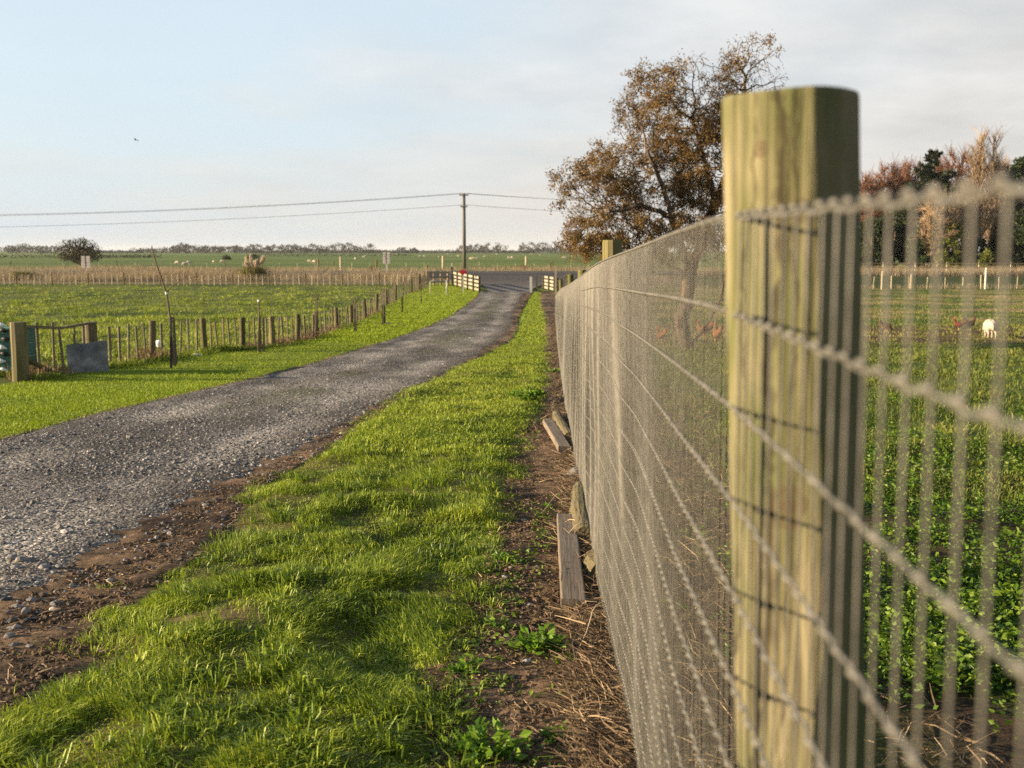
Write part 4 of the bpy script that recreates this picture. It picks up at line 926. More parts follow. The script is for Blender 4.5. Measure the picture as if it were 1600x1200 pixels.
# ------------------------------------------------------------------ road signs
m_signred = m_rough('faded_red', [(.40, .24, .21), (.50, .32, .28)], 9, rough=.6, b=0)
m_dark = m_rough('sign_dark', [(.16, .155, .15), (.24, .23, .22)], 9, rough=.6, b=0)
def sign(px, pt, pm, pb_, w_px, yy, label):
    q = at_y(px, pt, yy); g = float(G0(q[0], yy)); ht = q[2]-g; hm = at_y(px, pm, yy)[2]-g; W = w_px/FPX*yy
    root = thing('road_sign', label, 'sign', (q[0], yy, g)); x = q[0]
    b = MB(); b.box((x, yy+.06, g+hm*.5-.1), (.12, .08, hm+.2)); b.build('post', m_white, root)
    b = MB(); b.box((x, yy+.05, g+(ht+hm)/2), (W*.7, .05, (ht-hm)*.9)); b.build('backing', m_blk, root)
    for s_ in (-1, 1):
        b = MB(); b.box((x+s_*W*.28, yy-.01, g+(ht+hm)/2), (W*.42, .03, ht-hm)); p_ = b.build('panel', m_white, root); p_['_o'] = root['_o']
        for j, fz in enumerate((.2, .42, .62, .8)):
            b = MB(); b.box((x+s_*W*.27, yy-.028, g+hm+(ht-hm)*fz), (W*(.30 if j % 2 else .22), .006, (ht-hm)*.07)); b.build('lettering', m_signred if (j < 2) == (s_ < 0) else m_dark, root)
sign(133.5, 400, 418, 446, 14, 104., 'white twin panel road sign in front of the bushy tree at left')
sign(603.5, 394, 412, 430, 11, 104., 'white twin panel road sign above the left fence, before the hazy wood')

# ------------------------------------------------------------------ power pole and lines
m_pole = m_wood('pole_wood', (.13, .115, .095), (.09, .08, .066), (.05, .045, .04), sc_=8, var=0, bstr=.2)
YP = 123.0; q = at_y(725, 302, YP); xp = q[0]; g = float(G0(xp, YP)); hp = q[2]-g
root = thing('power_pole', 'tall dark timber power pole with two short crossarms', 'pole', (xp, YP, g))
b = MB(); b.tube([(xp, YP, g-.5), (xp, YP, g+hp*.5), (xp, YP, g+hp)], [.21, .185, .155], 12); b.build('pole', m_pole, root, smooth=True)
z1 = at_y(725, 305, YP)[2]; z2 = at_y(725, 323, YP)[2]
m_ins = m_rough('insulator', [(.12, .10, .09), (.2, .18, .16)], 5, rough=.3, b=0)
for z, wA in ((z1, 1.0), (z2, .8)):
    b = MB(); b.box((xp, YP-.2, z), (wA, .1, .13)); b.box((xp, YP-.2, z-.2), (.1, .08, .3)); arm = b.build('crossarm', m_pole, root); arm['_o'] = root['_o']
    for s_ in (-1, 0, 1):
        b = MB(); b.tube([(xp+s_*wA*.42, YP-.2, z+.06), (xp+s_*wA*.42, YP-.2, z+.14), (xp+s_*wA*.42, YP-.2, z+.22)], [.03, .06, .04], 8); ins = b.build('insulator', m_ins, arm)
        ins.matrix_parent_inverse.identity()
m_cable = m_rough('cable', [(.10, .095, .09), (.14, .135, .13)], 3, rough=.5, b=0)
def line(pxs, y_l, y_r, dz, label, off):
    # sagging from the pole to the next supports out of frame on both sides
    b = MB()
    for (px_end, py_mid, py_end, sgn) in pxs:
        E = at_y(px_end, py_end, YP); u = np.linspace(0, 1, 30); Pz = dz; sag = py_mid
        pts = np.stack([xp+off+(E[0]-xp-off)*u, np.full(30, YP-.2), Pz*(1-u)+E[2]*u-sag*4*u*(1-u)], 1); E2 = 2*E[0]-(xp+off); p2 = np.stack([E[0]+(E2-E[0])*u, np.full(30, YP-.2), E[2]+(Pz-E[2])*u-sag*4*u*(1-u)], 1); b.tube(np.concatenate([pts, p2[1:]]), .019, 4, False)
    return tag(b.build('power_line', m_cable), label, 'power line', 'overhead power lines')
line([(-900, 1.9, 318, -1), (1700, 1.1, 309, 1)], 0, 0, z1+.2, 'upper overhead power line, in front of its close twin', -.42)
o = line([(-900, 1.9, 321, -1), (1700, 1.1, 312, 1)], 0, 0, z1+.2, 'upper overhead power line, slightly lower twin behind the other', .42); o.location.y = .25
line([(-900, 1.7, 345, -1), (1700, 1.1, 330, 1)], 0, 0, z2+.2, 'lower overhead power line strung from the lower crossarm', 0)

# small dark bird far up in the sky
m_bird = m_rough('bird_feather', [(.03, .03, .03), (.06, .055, .05)], 9, rough=.8, b=0)
q = at_y(211.5, 218.5, 70.); b = MB(); u = np.linspace(-1, 1, 7)
b.tube(np.stack([u*.10, 0*u, -.012*u], 1), [.004, .022, .034, .038, .03, .018, .006], 8)
for s_ in (-1, 1):
    w_ = np.array([[.03, 0, .01], [-.05, 0, .01], [-.09, s_*.14, .05], [-.01, s_*.14, .055], [-.07, s_*.28, .03], [-.03, s_*.28, .035]]); lo = w_-(0, 0, .008)
    b.add(np.concatenate([w_, lo]), np.array([[0, 1, 2, 3], [3, 2, 4, 5], [6, 9, 8, 7], [9, 11, 10, 8], [0, 3, 9, 6], [3, 5, 11, 9], [1, 7, 8, 2], [2, 8, 10, 4], [4, 10, 11, 5]]))
b.add(np.array([[-.09, -.015, .0], [-.09, .015, .0], [-.17, .035, .012], [-.17, -.035, .012]]), np.array([[0, 1, 2, 3]]))
o = b.build('flying_bird', m_bird); o.location = tuple(q); o.rotation_euler = (R(15), R(-6), R(170)); tag(o, 'small dark bird gliding alone in the upper left sky', 'bird')
# ------------------------------------------------------------------ trees
def colonize(att, trunk, D, di, dk, iters=200, up=.05, jit=.12, r=None):
    """space colonisation: branches grow towards the points that fill the crown"""
    r = r or np.random.default_rng(3)
    P = [np.array(p, float) for p, _ in trunk]; par = [k for _, k in trunk]; kids = {}
    nd = np.full(len(att), 1e9); ni = np.zeros(len(att), int); alive = np.ones(len(att), bool)
    def upd(k):
        d = np.linalg.norm(att-P[k], axis=1); m = d < nd; nd[m] = d[m]; ni[m] = k; alive[d < dk] = False
    for k in range(len(P)): upd(k)
    for it in range(iters):
        act = np.where(alive & (nd < di))[0]
        if len(act) == 0:
            if not alive.any(): break
            rest = np.where(alive)[0]; j = rest[np.argmin(nd[rest])]; act = np.array([j])
        grew = False; nj = ni[act].copy()
        for k in np.unique(nj):
            a = act[nj == k]; v = att[a]-P[k]; v /= np.linalg.norm(v, axis=1)[:, None]+1e-9; d = v.mean(0)+r.normal(0, jit, 3); d[2] += up
            d /= np.linalg.norm(d)+1e-9
            if any(np.dot(d, q) > .95 for q in kids.get(k, [])):
                alive[a[np.argmin(nd[a])]] = False; continue
            kids.setdefault(k, []).append(d); P.append(P[k]+d*D); par.append(k); upd(len(P)-1); grew = True
        if not grew and it > 5 and not alive.any(): break
    return np.array(P), np.array(par)
def limb_mesh(b, P, par, r0, rmin, expo=2.4, n=5):
    m = len(P); leafn = np.zeros(m); rad = np.zeros(m); ch = np.zeros(m, int)
    for k in range(m-1, 0, -1):
        if ch[k] == 0: rad[k] = rmin**expo
        rad[par[k]] += rad[k]; ch[par[k]] += 1
    rad = rad**(1/expo); s = r0/rad[0]
    rad = np.maximum(rmin, rad*(s if s > 0 else 1)) if s < 1 else rad*(1+(s-1)*(rad/rad[0])**1.0)
    d = np.zeros((m, 3)); d[1:] = P[1:]-P[par[1:]]; d[0] = (0, 0, 1); d /= np.linalg.norm(d, axis=1)[:, None]+1e-9
    u = np.zeros((m, 3)); u[0] = (1, 0, 0)
    for q in range(1, m):
        v_ = u[par[q]]-d[q]*np.dot(u[par[q]], d[q]); l_ = np.linalg.norm(v_)
        if l_ < .15: v_ = np.cross(d[q], (.3, .8, .5)); l_ = np.linalg.norm(v_)
        u[q] = v_/l_
    w_ = np.cross(d, u)
    a = np.arange(n)*2*math.pi/n
    V = P[:, None]+rad[:, None, None]*(np.cos(a)[None, :, None]*u[:, None]+np.sin(a)[None, :, None]*w_[:, None])
    # every edge carries its own start ring so that forks stay clean
    k = np.arange(1, m); st = P[par[k]][:, None]+np.minimum(rad[par[k]], rad[k]*1.35)[:, None, None]*(np.cos(a)[None, :, None]*u[k][:, None]+np.sin(a)[None, :, None]*w_[k][:, None])
    main = np.zeros(m, int)-1
    for q in range(1, m):
        if main[par[q]] < 0 or rad[q] > rad[main[par[q]]]: main[par[q]] = q
    mk = main[par[k]] == k; st[mk] = V[par[k]][mk]                       # the thickest child carries straight on from its parent's ring
    VV = np.concatenate([V.reshape(-1, 3), st.reshape(-1, 3)]); i = np.arange(n); j = (i+1) % n
    s0 = m*n+(np.arange(m-1)*n)[:, None]; e0 = (k*n)[:, None]
    b.add(VV, np.stack([s0+i, s0+j, e0+j, e0+i], -1).reshape(-1, 4))
    return rad, ch
# the big half bare brown tree behind the netting
YT = 28.0; s28 = YT/FPX
CL = [(898, 292, 34, 36), (925, 340, 42, 42), (948, 262, 42, 40), (985, 300, 45, 50), (915, 375, 30, 28), (955, 385, 45, 22), (1000, 205, 38, 42), (1003, 118, 24, 22), (985, 165, 22, 25), (1045, 148, 40, 42), (1082, 108, 26, 28), (1090, 195, 50, 50), (1035, 235, 45, 45),
      (1020, 300, 55, 55), (1065, 290, 50, 50), (1105, 270, 45, 60), (1000, 355, 50, 35), (1060, 365, 55, 32), (1110, 350, 40, 40), (1155, 105, 34, 36), (1168, 70, 22, 20), (1195, 88, 22, 24), (1205, 130, 16, 18), (1140, 170, 55, 55), (1118, 140, 34, 34), (1138, 112, 28, 28), (1150, 140, 30, 34), (1030, 392, 40, 18), (1085, 388, 45, 20), (1170, 230, 55, 55), (1215, 205, 40, 45), (1180, 300, 60, 50), (1240, 260, 40, 50), (1030, 125, 15, 20)]
r3 = np.random.default_rng(11); att = []
for cx, cy, rx, ry in CL:
    n = int(rx*ry/8.5); v = r3.normal(size=(n, 3)); v /= np.linalg.norm(v, axis=1)[:, None]; v *= (r3.uniform(0, 1, n)**.45)[:, None]
    c = at_y(cx, cy, YT+r3.uniform(-.9, .9)); att.append(c+v*np.array([rx*s28, max(rx, ry)*s28*1.1, ry*s28]))
att = np.concatenate(att)
base = at(1068, 541); base[1] = YT; base[2] = float(G0(base[0], YT))
def node_path(pts, par0, trunk, n=5):
    prev = par0
    for a, c in zip(pts[:-1], pts[1:]):
        for f in np.linspace(0, 1, n+1)[1:]:
            trunk.append((a*(1-f)+c*f+r3.normal(0, .015, 3), prev)); prev = len(trunk)-1
    return prev
TY = lambda px, py, dy=0: at_y(px, py, YT+dy)
trunk = [(base-(0, 0, .1), 0)]
k1 = node_path([base, TY(1063, 505), TY(1072, 470), TY(1078, 430)], 0, trunk)
k2 = node_path([TY(1078, 430), TY(1066, 390, -.3), TY(1050, 340, -.5), TY(1030, 275, -.4), TY(1010, 235, -.5)], k1, trunk)
node_path([TY(1050, 340, -.5), TY(1000, 320, -.8), TY(965, 330, -1.0)], len(trunk)-11, trunk)
k3 = node_path([TY(1078, 430), TY(1100, 370, .3), TY(1118, 310, .5), TY(1100, 250, .2), TY(1085, 190, 0)], k1, trunk)
node_path([TY(1118, 310, .5), TY(1150, 240, .6), TY(1160, 170, .5), TY(1165, 120, .3)], len(trunk)-11, trunk)
k4 = node_path([base, TY(1110, 500, .3), TY(1125, 470, .4), TY(1140, 400, .6), TY(1180, 330, .8)], 0, trunk)
node_path([TY(1078, 430), TY(1020, 400, .4), TY(975, 385, .6)], k1, trunk)
P, par = colonize(att, trunk, .11, 1.1, .145, 200, .03, .22, r3)
m_tbark = m_rough('peeling_bark', [(.028, .019, .012), (.07, .048, .03), (.22, .155, .095)], 5, stretch=(1, 1, .4), rough=.85, b=.5, bd=.02, detail=6)
m_brown = m_leaf('brown_leaf', [(.060, .036, .014), (.18, .112, .038), (.31, .205, .07), (.20, .165, .05)], .3, .8, .6, .45, [.15, .45, .7, .95])
tree = thing('brown_tree', 'large ragged brown leaved tree with twisting limbs behind the near post', 'tree', base)
b = MB(); rad, ch = limb_mesh(b, P, par, .19, .0055, 2.2, 6)
tips = np.where(ch == 0)[0]; thin = np.where(rad < .016)[0]
lv = MB(); tw = []
for k in tips:
    d0 = P[k]-P[par[k]]; d0 /= np.linalg.norm(d0)+1e-9
    for _ in range(int(r3.integers(1, 4))):
        d = d0+r3.normal(0, .6, 3); d[2] -= .1; d /= np.linalg.norm(d); L_ = r3.uniform(.12, .38); u = np.linspace(0, 1, 4)[:, None]
        pts = P[k]+d*L_*u; pts[:, 2] -= .25*L_*(u[:, 0]**2); b.tube(pts, [.006, .005, .004, .003], 3, False); tw.append(pts)
tw = np.array(tw); tp = tw.reshape(-1, 3)
dens = vnoise(tp[:, 0]*1.1, tp[:, 2]*1.1, 7)*.6+.4*vnoise(tp[:, 0]*2.6+tp[:, 1], tp[:, 2]*2.6, 9)
hgt = (tp[:, 2]-base[2])
wgt = sstep(.29, .63, dens)*np.where(hgt > 6.2, .8, 1.0)
def leaf_cloud(src, n, sp, size, w=None, lt=None):
    pr = w/w.sum() if w is not None else None
    i = r3.choice(len(src), n, p=pr); Q = src[i]+r3.normal(0, sp, (n, 3)); D = r3.normal(0, 1, (n, 3)); D[:, 2] -= .5
    t_ = .72*r3.uniform(0, 1, n)+.3*sstep(2.5, 1.5, hgt[i])
    leaves(lv, Q, D, size*r3.uniform(.6, 1.4, n), .42, .3, t_)
leaf_cloud(tp, 84000, .06, .064, wgt+.03)
leaf_cloud(P[thin], 9000, .06, .055, None) if False else None
lv.build('leaves', m_brown, tree); b.build('trunk', m_tbark, tree, smooth=True)

# ---- trees of the shelter belt on the right, across the road
m_bare = m_rough('bare_twig', [(.20, .14, .085), (.31, .225, .14)], 3, rough=.9, b=0)
m_redtwig = m_rough('reddish_twig', [(.10, .043, .02), (.17, .074, .033)], 3, rough=.9, b=0)
m_ever = m_leaf('evergreen', [(.007, .015, .004), (.026, .045, .010), (.065, .085, .020)], .15, .5, .6, .5, [.2, .55, .9])
m_conif = m_leaf('conifer', [(.006, .012, .005), (.018, .030, .010), (.05, .058, .018)], .15, .5, .6, .5, [.2, .55, .9])
m_yel = m_leaf('yellow_green', [(.06, .08, .014), (.13, .15, .025), (.22, .20, .05)], .3, .5, .6, .5, [.2, .55, .9])
m_dtrunk = m_rough('dark_bark', [(.06, .045, .032), (.12, .09, .065)], 4, rough=.9, b=.3)
YB = 150.0
def gz(px, yy): q = at_y(px, 420, yy); return np.array([q[0], yy, float(G0(q[0], yy))])
def bare_tree(px, ptop, wpx, label, mat, yy=YB, kind='fan', seed=0, dens=1.0, name='bare_tree', group=None):
    r = np.random.default_rng(100+seed); base = gz(px, yy); H = at_y(px, ptop, yy)[2]-base[2]; W = wpx/FPX*yy/2
    root = thing(name, label, 'tree', base, group); b = MB(); tb = MB(); s = yy/150.
    if kind == 'fan':
        nst = max(6, int(15*dens))
        for k in range(nst):
            a = r.uniform(0, 6.28); sp = r.uniform(.15, 1)**.7; top = base+np.array([math.cos(a)*W*sp, math.sin(a)*W*sp, H*(1.02-.28*sp**2)*r.uniform(.86, 1)])
            u = np.linspace(0, 1, 9)[:, None]; pts = base*(1-u)+top*u; pts[:, :2] -= ((top-base)[:2]*.35)*np.sin(u*3.14)*.5; pts += np.cumsum(r.normal(0, .05*s, (9, 3)), 0)*u
            tb.tube(pts, np.linspace(.14, .03, 9)*s*max(.6, H/14), 5)
            for _ in range(int(26*dens)):
                f = r.uniform(.22, .97); p = pts[0]*(1-f)+pts[-1]*f; j = f*8; i0 = int(j); p = pts[i0]+(pts[min(8, i0+1)]-pts[i0])*(j-i0)
                a2 = r.uniform(0, 6.28); L_ = H*.20*r.uniform(.4, 1)*(1.15-f*.6); d = np.array([math.cos(a2)*.55, math.sin(a2)*.55, 1]); d /= np.linalg.norm(d); d = d*L_
                q = np.stack([p, p+d*.5+r.normal(0, .1, 3)*s, p+d]); b.tube(q, [.05*s, .035*s, .02*s], 3, False)
                for _ in range(8):
                    f2 = r.uniform(.2, 1); p2 = p+d*f2; d2 = d/L_+r.normal(0, .42, 3); d2 *= L_*.5*r.uniform(.4, 1); b.tube(np.stack([p2, p2+d2*.5, p2+d2]), [.017*s, .014*s, .009*s], 3, False)
    else:                                                                   # spreading round crowned bare tree
        n = int(420*dens); v = r.normal(size=(n, 3)); v /= np.linalg.norm(v, axis=1)[:, None]; v *= (r.uniform(.2, 1, n)**.5)[:, None]
        att = base+np.array([0, 0, H*.58])+v*np.array([W, W, H*.42])
        tr = [(base, 0)]; 
        for f in np.linspace(.05, .3, 6): tr.append((base+np.array([r.normal(0, .1), 0, H*f]), len(tr)-1))
        P, par = colonize(att, tr, H*.035, H*.5, H*.05, 90, .05, .2, r); rad, ch = limb_mesh(tb, P, par, .30*s*H/12, .03*s, 2.3, 4)
        for k in np.where(rad < .09*s)[0]:
            for _ in range(18 if ch[k] == 0 else 9):
                d = P[k]-P[par[k]]; d = d/(np.linalg.norm(d)+1e-9)+r.normal(0, .5, 3); d[2] += .3; d *= H*.075*r.uniform(.5, 1.2); b.tube(np.stack([P[k], P[k]+d*.5+r.normal(0, .04, 3), P[k]+d]), [.032*s, .027*s, .018*s], 3, False)
    tb.build('trunk', mat if kind == 'fan' else m_bare if mat is m_bare else m_dtrunk, root); b.build('crown', mat, root)
    return root
def clump_tree(px, ptop, wpx, label, mat, yy=YB, seed=0, n=9000, lsz=.30, shape='round', name='evergreen_tree', foot=.08, clumps=60, group=None, cat='tree', pbase=None):
    r = np.random.default_rng(200+seed); base = gz(px, yy); H = at_y(px, ptop, yy)[2]-base[2]; W = wpx/FPX*yy/2
    root = thing(name, label, cat, base, group); b = MB(); tb = MB(); C_ = []; 
    for k in range(clumps):
        f = r.uniform(foot, 1)
        w_ = {'round': math.sqrt(max(0, 1-(max(0, f-.45)/.56)**2))*(.72+.28*min(1, f/.4)), 'cone': (1-f)**.8+.06, 'bush': math.sqrt(max(0.02, 1-f**2.2))}[shape]
        a = r.uniform(0, 6.28); rr = W*w_*r.uniform(.35, 1.0)**.6*r.uniform(.85, 1.1)
        C_.append((np.array([math.cos(a)*rr, math.sin(a)*rr, H*f*.96]), W*r.uniform(.13, .30)*(.5+.6*w_)))
    C_.append((np.array([0, 0, H*.95]), W*.12))
    wts = np.array([c[1]**2 for c in C_]); idx = r.choice(len(C_), n, p=wts/wts.sum()); cen = np.array([c[0] for c in C_])[idx]; rad = np.array([c[1] for c in C_])[idx]
    v = r.normal(size=(n, 3)); v /= np.linalg.norm(v, axis=1)[:, None]; v *= (r.uniform(0, 1, n)**.4)[:, None]
    Q = base+cen+v*rad[:, None]*np.array([1.15, 1.15, .75]); D = v+r.normal(0, .7, (n, 3)); D[:, 2] -= .15
    Q[:, 2] = np.maximum(Q[:, 2], base[2]+.05)
    leaves(b, Q, D, lsz*r.uniform(.5, 1.4, n), .5, .3, np.clip(.75*r.uniform(0, 1, n)+.25*hsh(idx, 1, seed), 0, 1))
    tb.tube([base-(0, 0, .2), base+(0, 0, H*.4), base+(.1, 0, H*.85)], [W*.07+.05, W*.055+.03, .03], 7)
    for c, rr in C_[::4]:
        st = base+np.array([0, 0, max(.1, c[2]*.6)]); tb.tube([st, (st+base+c)/2+(0, 0, .1), base+c], [W*.03+.02, W*.02+.012, .012], 4, False)
    tb.build('trunk', m_dtrunk, root); b.build('crown', mat, root); return root
def conifer(px, ptop, wpx, label, yy, seed):
    r = np.random.default_rng(300+seed); base = gz(px, yy); H = at_y(px, ptop, yy)[2]-base[2]; W = wpx/FPX*yy/2
    root = thing('conifer_tree', label, 'tree', base); b = MB(); tb = MB(); lean = np.array([.0, 0, 0])
    tb.tube([base, base+(0, 0, H*.5), base+(.25, 0, H)], [.45, .28, .05], 8)
    for k in range(105):
        f = r.uniform(.06, 1)**.85; a = r.uniform(0, 6.28); L_ = W*((1-f)**.68*.95+.02)*r.uniform(.45, 1.2); o_ = base+np.array([.25*f, 0, H*f*.985])
        u = np.linspace(0, 1, 7)[:, None]; d = np.array([math.cos(a), math.sin(a), .0]); pts = o_+d*L_*u; pts[:, 2] += L_*(.55*u[:, 0]**1.6-.28*u[:, 0])
        tb.tube(pts, np.linspace(.08, .02, 7), 4, False); n = int(70+130*L_/W)
        f2 = r.uniform(.15, 1, n); j = (f2*6).astype(int).clip(0, 5); Q = pts[j]+(pts[j+1]-pts[j])*(f2*6-j)[:, None]+r.normal(0, 1, (n, 3))*np.array([.20, .20, .07])*(.3+L_*.14)
        D = d+r.normal(0, .5, (n, 3)); D[:, 2] += .35; leaves(b, Q, D, .55*r.uniform(.5, 1.3, n), .45, .3)
    tb.build('trunk', m_dtrunk, root); b.build('crown', m_conif, root)
SB = 'shelter belt trees across the road'
for k, (px, pt, w_, lb) in enumerate(((1352, 274, 62, 'reddish bare tree just right of the near post in the shelter belt'), (1388, 258, 78, 'rounded russet bare tree second right of the near post'), (1416, 255, 60, 'russet bare tree left of the dark conifer top'), (1490, 236, 84, 'russet bare tree between the conifer and the tall poplars'), (1560, 246, 70, 'pale brown bare tree in front of the far right evergreen'))):
    bare_tree(px, pt, w_, lb, m_redtwig if k < 4 else m_bare, YB+14+3*k, 'round', k, 1.25, group=SB)
conifer(1451, 232, 138, 'dark layered conifer with a ragged pointed top in the shelter belt', YB+6, 1)
bare_tree(1523, 184, 22, 'tallest bare upright poplar in the shelter belt', m_bare, YB+12, 'fan', 11, .85, 'bare_poplar', SB)
bare_tree(1545, 192, 16, 'slightly shorter bare poplar right of the tallest one', m_bare, YB+12, 'fan', 12, .75, 'bare_poplar', SB)
bare_tree(1513, 282, 80, 'pale tan broom shaped bare tree below the tall poplars', m_bare, YB-8, 'fan', 13, 1.4, 'bare_tree', SB)
bare_tree(1550, 292, 60, 'narrow tan bare tree right of the broom shaped one', m_bare, YB-6, 'fan', 14, 1.1, 'bare_tree', SB)
bare_tree(1466, 300, 62, 'grey bare branching tree before the dark conifer', m_bare, YB-10, 'round', 15, .7, 'bare_tree', SB)
clump_tree(1592, 242, 66, 'big dark evergreen at the right edge behind the poplars', m_ever, YB+8, 1, 11000, .5, clumps=80, group=SB)
clump_tree(1588, 330, 60, 'low dark evergreen at right edge below the big one', m_ever, YB-10, 2, 7000, .42, foot=.03, group=SB)
clump_tree(1360, 340, 46, 'dark green shrub tree right beside the near post', m_ever, YB-6, 3, 6500, .42, foot=.02, group=SB)
clump_tree(1396, 322, 52, 'dark evergreen under the russet trees, left of the conifer', m_ever, YB-3, 4, 7000, .42, foot=.02, group=SB)
clump_tree(1436, 360, 44, 'low dark green tree at the foot of the conifer', m_ever, YB-8, 5, 5200, .40, foot=.02, group=SB)
clump_tree(1481, 336, 36, 'yellow green leafy tree between conifer and broom shaped tree', m_yel, YB-11, 6, 4200, .36, foot=.02, name='leafy_tree', group=SB)
clump_tree(1531, 372, 34, 'dark green shrub behind the white fence post', m_ever, YB-9, 7, 3200, .40, foot=.0, shape='bush', group=SB)
clump_tree(1541, 390, 22, 'bright green bush low beside the tall white post', m_yel, YB-13, 8, 1500, .32, foot=.0, shape='bush', name='green_bush', group=SB, cat='bush')
clump_tree(1565, 350, 34, 'dark green tree left of the right edge evergreens', m_ever, YB-7, 9, 4200, .42, foot=.0, group=SB)
clump_tree(1503, 382, 40, 'dark undergrowth bush behind the broom shaped tree', m_ever, YB+2, 10, 3000, .42, foot=.0, shape='bush', group=SB, cat='bush', name='dark_bush')
clump_tree(1340, 372, 30, 'dark shrub half hidden by the right side of the near post', m_ever, YB-2, 11, 2600, .42, foot=.0, shape='bush', group=SB, cat='bush', name='dark_bush')

# ---- left and far trees
m_bush = m_leaf('bush_leaf', [(.020, .018, .008), (.05, .044, .017), (.085, .074, .03)], .15, .5, .7, .5)
bt = clump_tree(126, 374, 80, 'wide dark bushy tree standing alone in the left far paddock', m_bush, 192, 21, 2600, .36, shape='bush', foot=.25, clumps=75, name='bushy_tree')
b = MB(); r5 = np.random.default_rng(5); q = np.array(bt['_o'])
for _ in range(150):
    a = r5.uniform(0, 6.28); el = r5.uniform(.25, 1.4); L_ = r5.uniform(2.2, 4.9)*(1.05-.25*math.sin(el)); d = np.array([math.cos(a)*math.cos(el), math.sin(a)*math.cos(el)*.8, math.sin(el)*.92]); u = np.linspace(0, 1, 6)[:, None]
    pts = q+(0, 0, .3)+d*L_*u+np.cumsum(r5.normal(0, .10, (6, 3)), 0); b.tube(pts, np.linspace(.06, .012, 6), 4, False)
b.build('branches', m_dtrunk, bt)
m_farleaf = m_leaf('far_leaf', [(.012, .016, .008), (.024, .028, .014), (.042, .042, .024)], .15, .08, .7, .5)
clump_tree(354.5, 398, 13, 'small round dark bush alone in the far field', m_ever, 330, 22, 700, .38, shape='bush', foot=0, clumps=24, name='round_bush', cat='bush')
clump_tree(395, 398, 28, 'low dark bushes just behind the pampas plumes', m_ever, 330, 23, 900, .42, shape='bush', foot=0, clumps=30, name='dark_bush', cat='bush')
clump_tree(580, 418, 20, 'brown scrubby bush on the roadside left of the white rails', m_brown, 126, 24, 500, .2, shape='bush', foot=0, clumps=18, name='brown_bush', cat='bush')
clump_tree(818, 416, 22, 'brown scrubby bush on the roadside beyond the drive mouth', m_brown, 126, 25, 500, .2, shape='bush', foot=0, clumps=18, name='brown_bush', cat='bush')
FT = [(20, 384, 22), (40, 381, 26), (68, 386, 18), (284, 380, 13), (293, 381, 12), (276, 384, 14), (318, 385, 18), (341, 385, 17), (371, 383, 15), (392, 382, 14), (404, 382, 13), (417, 384, 13), (428, 383, 12), (441, 383, 13), (452, 382, 13), (463, 382, 13), (474, 383, 13), (489, 381, 16), (503, 384, 14), (516, 382, 16), (530, 380, 20), (545, 379.5, 18), (560, 383, 16), (576, 381.5, 20), (628, 387, 18), (646, 388, 14), (722, 384, 14), (735, 383, 12), (748, 381, 14), (761, 380, 14), (782, 380, 22), (818, 380, 14), (832, 378.5, 18), (848, 378, 20), (866, 377.5, 20), (884, 378, 18), (900, 381, 16), (915, 383, 16)]
for k, (px, pt, w_) in enumerate(FT):
    yy = 1150+((k*53) % 7)*14
    clump_tree(px, pt, w_*1.12, 'small grey green tree in the long hazy row on the horizon', m_farleaf, yy, 40+k, 420, 1.5, shape='round', foot=.05 if k % 3 else .22, clumps=22, name='distant_tree', group='trees along the horizon')
b = MB(); n = 15000; x = rng.uniform(-640, 120, n); px_ = 858+x/1250*FPX
h_ = 2.2+5.5*sstep(.42, .70, fbm(x*.012, x*0+.5, 171, 4))+rng.uniform(-.4, .6, n); h_ = np.where((x > -480) & (x < -415), h_+2.5, h_)
Q = np.stack([x, rng.uniform(1250, 1300, n), -1+h_*rng.uniform(0, 1, n)**.7], 1); leaves(b, Q, rng.normal(0, 1, (n, 3)), rng.uniform(1.2, 2.6, n), .6, .3)
tag(b.build('distant_hedge', m_farleaf), kind='stuff')
b = MB(); n = 2600; x = np.where(rng.uniform(0, 1, n) < .5, rng.uniform(-260, -150, n), rng.uniform(-190, -70, n)); y = np.where(x < -150, 420., 560.)+rng.uniform(-6, 6, n)
leaves(b, np.stack([x, y, -1+rng.uniform(0, 1.0, n)], 1), rng.normal(0, 1, (n, 3)), rng.uniform(.4, .9, n), .6, .3); tag(b.build('field_drain_rushes', m_farleaf), kind='stuff')

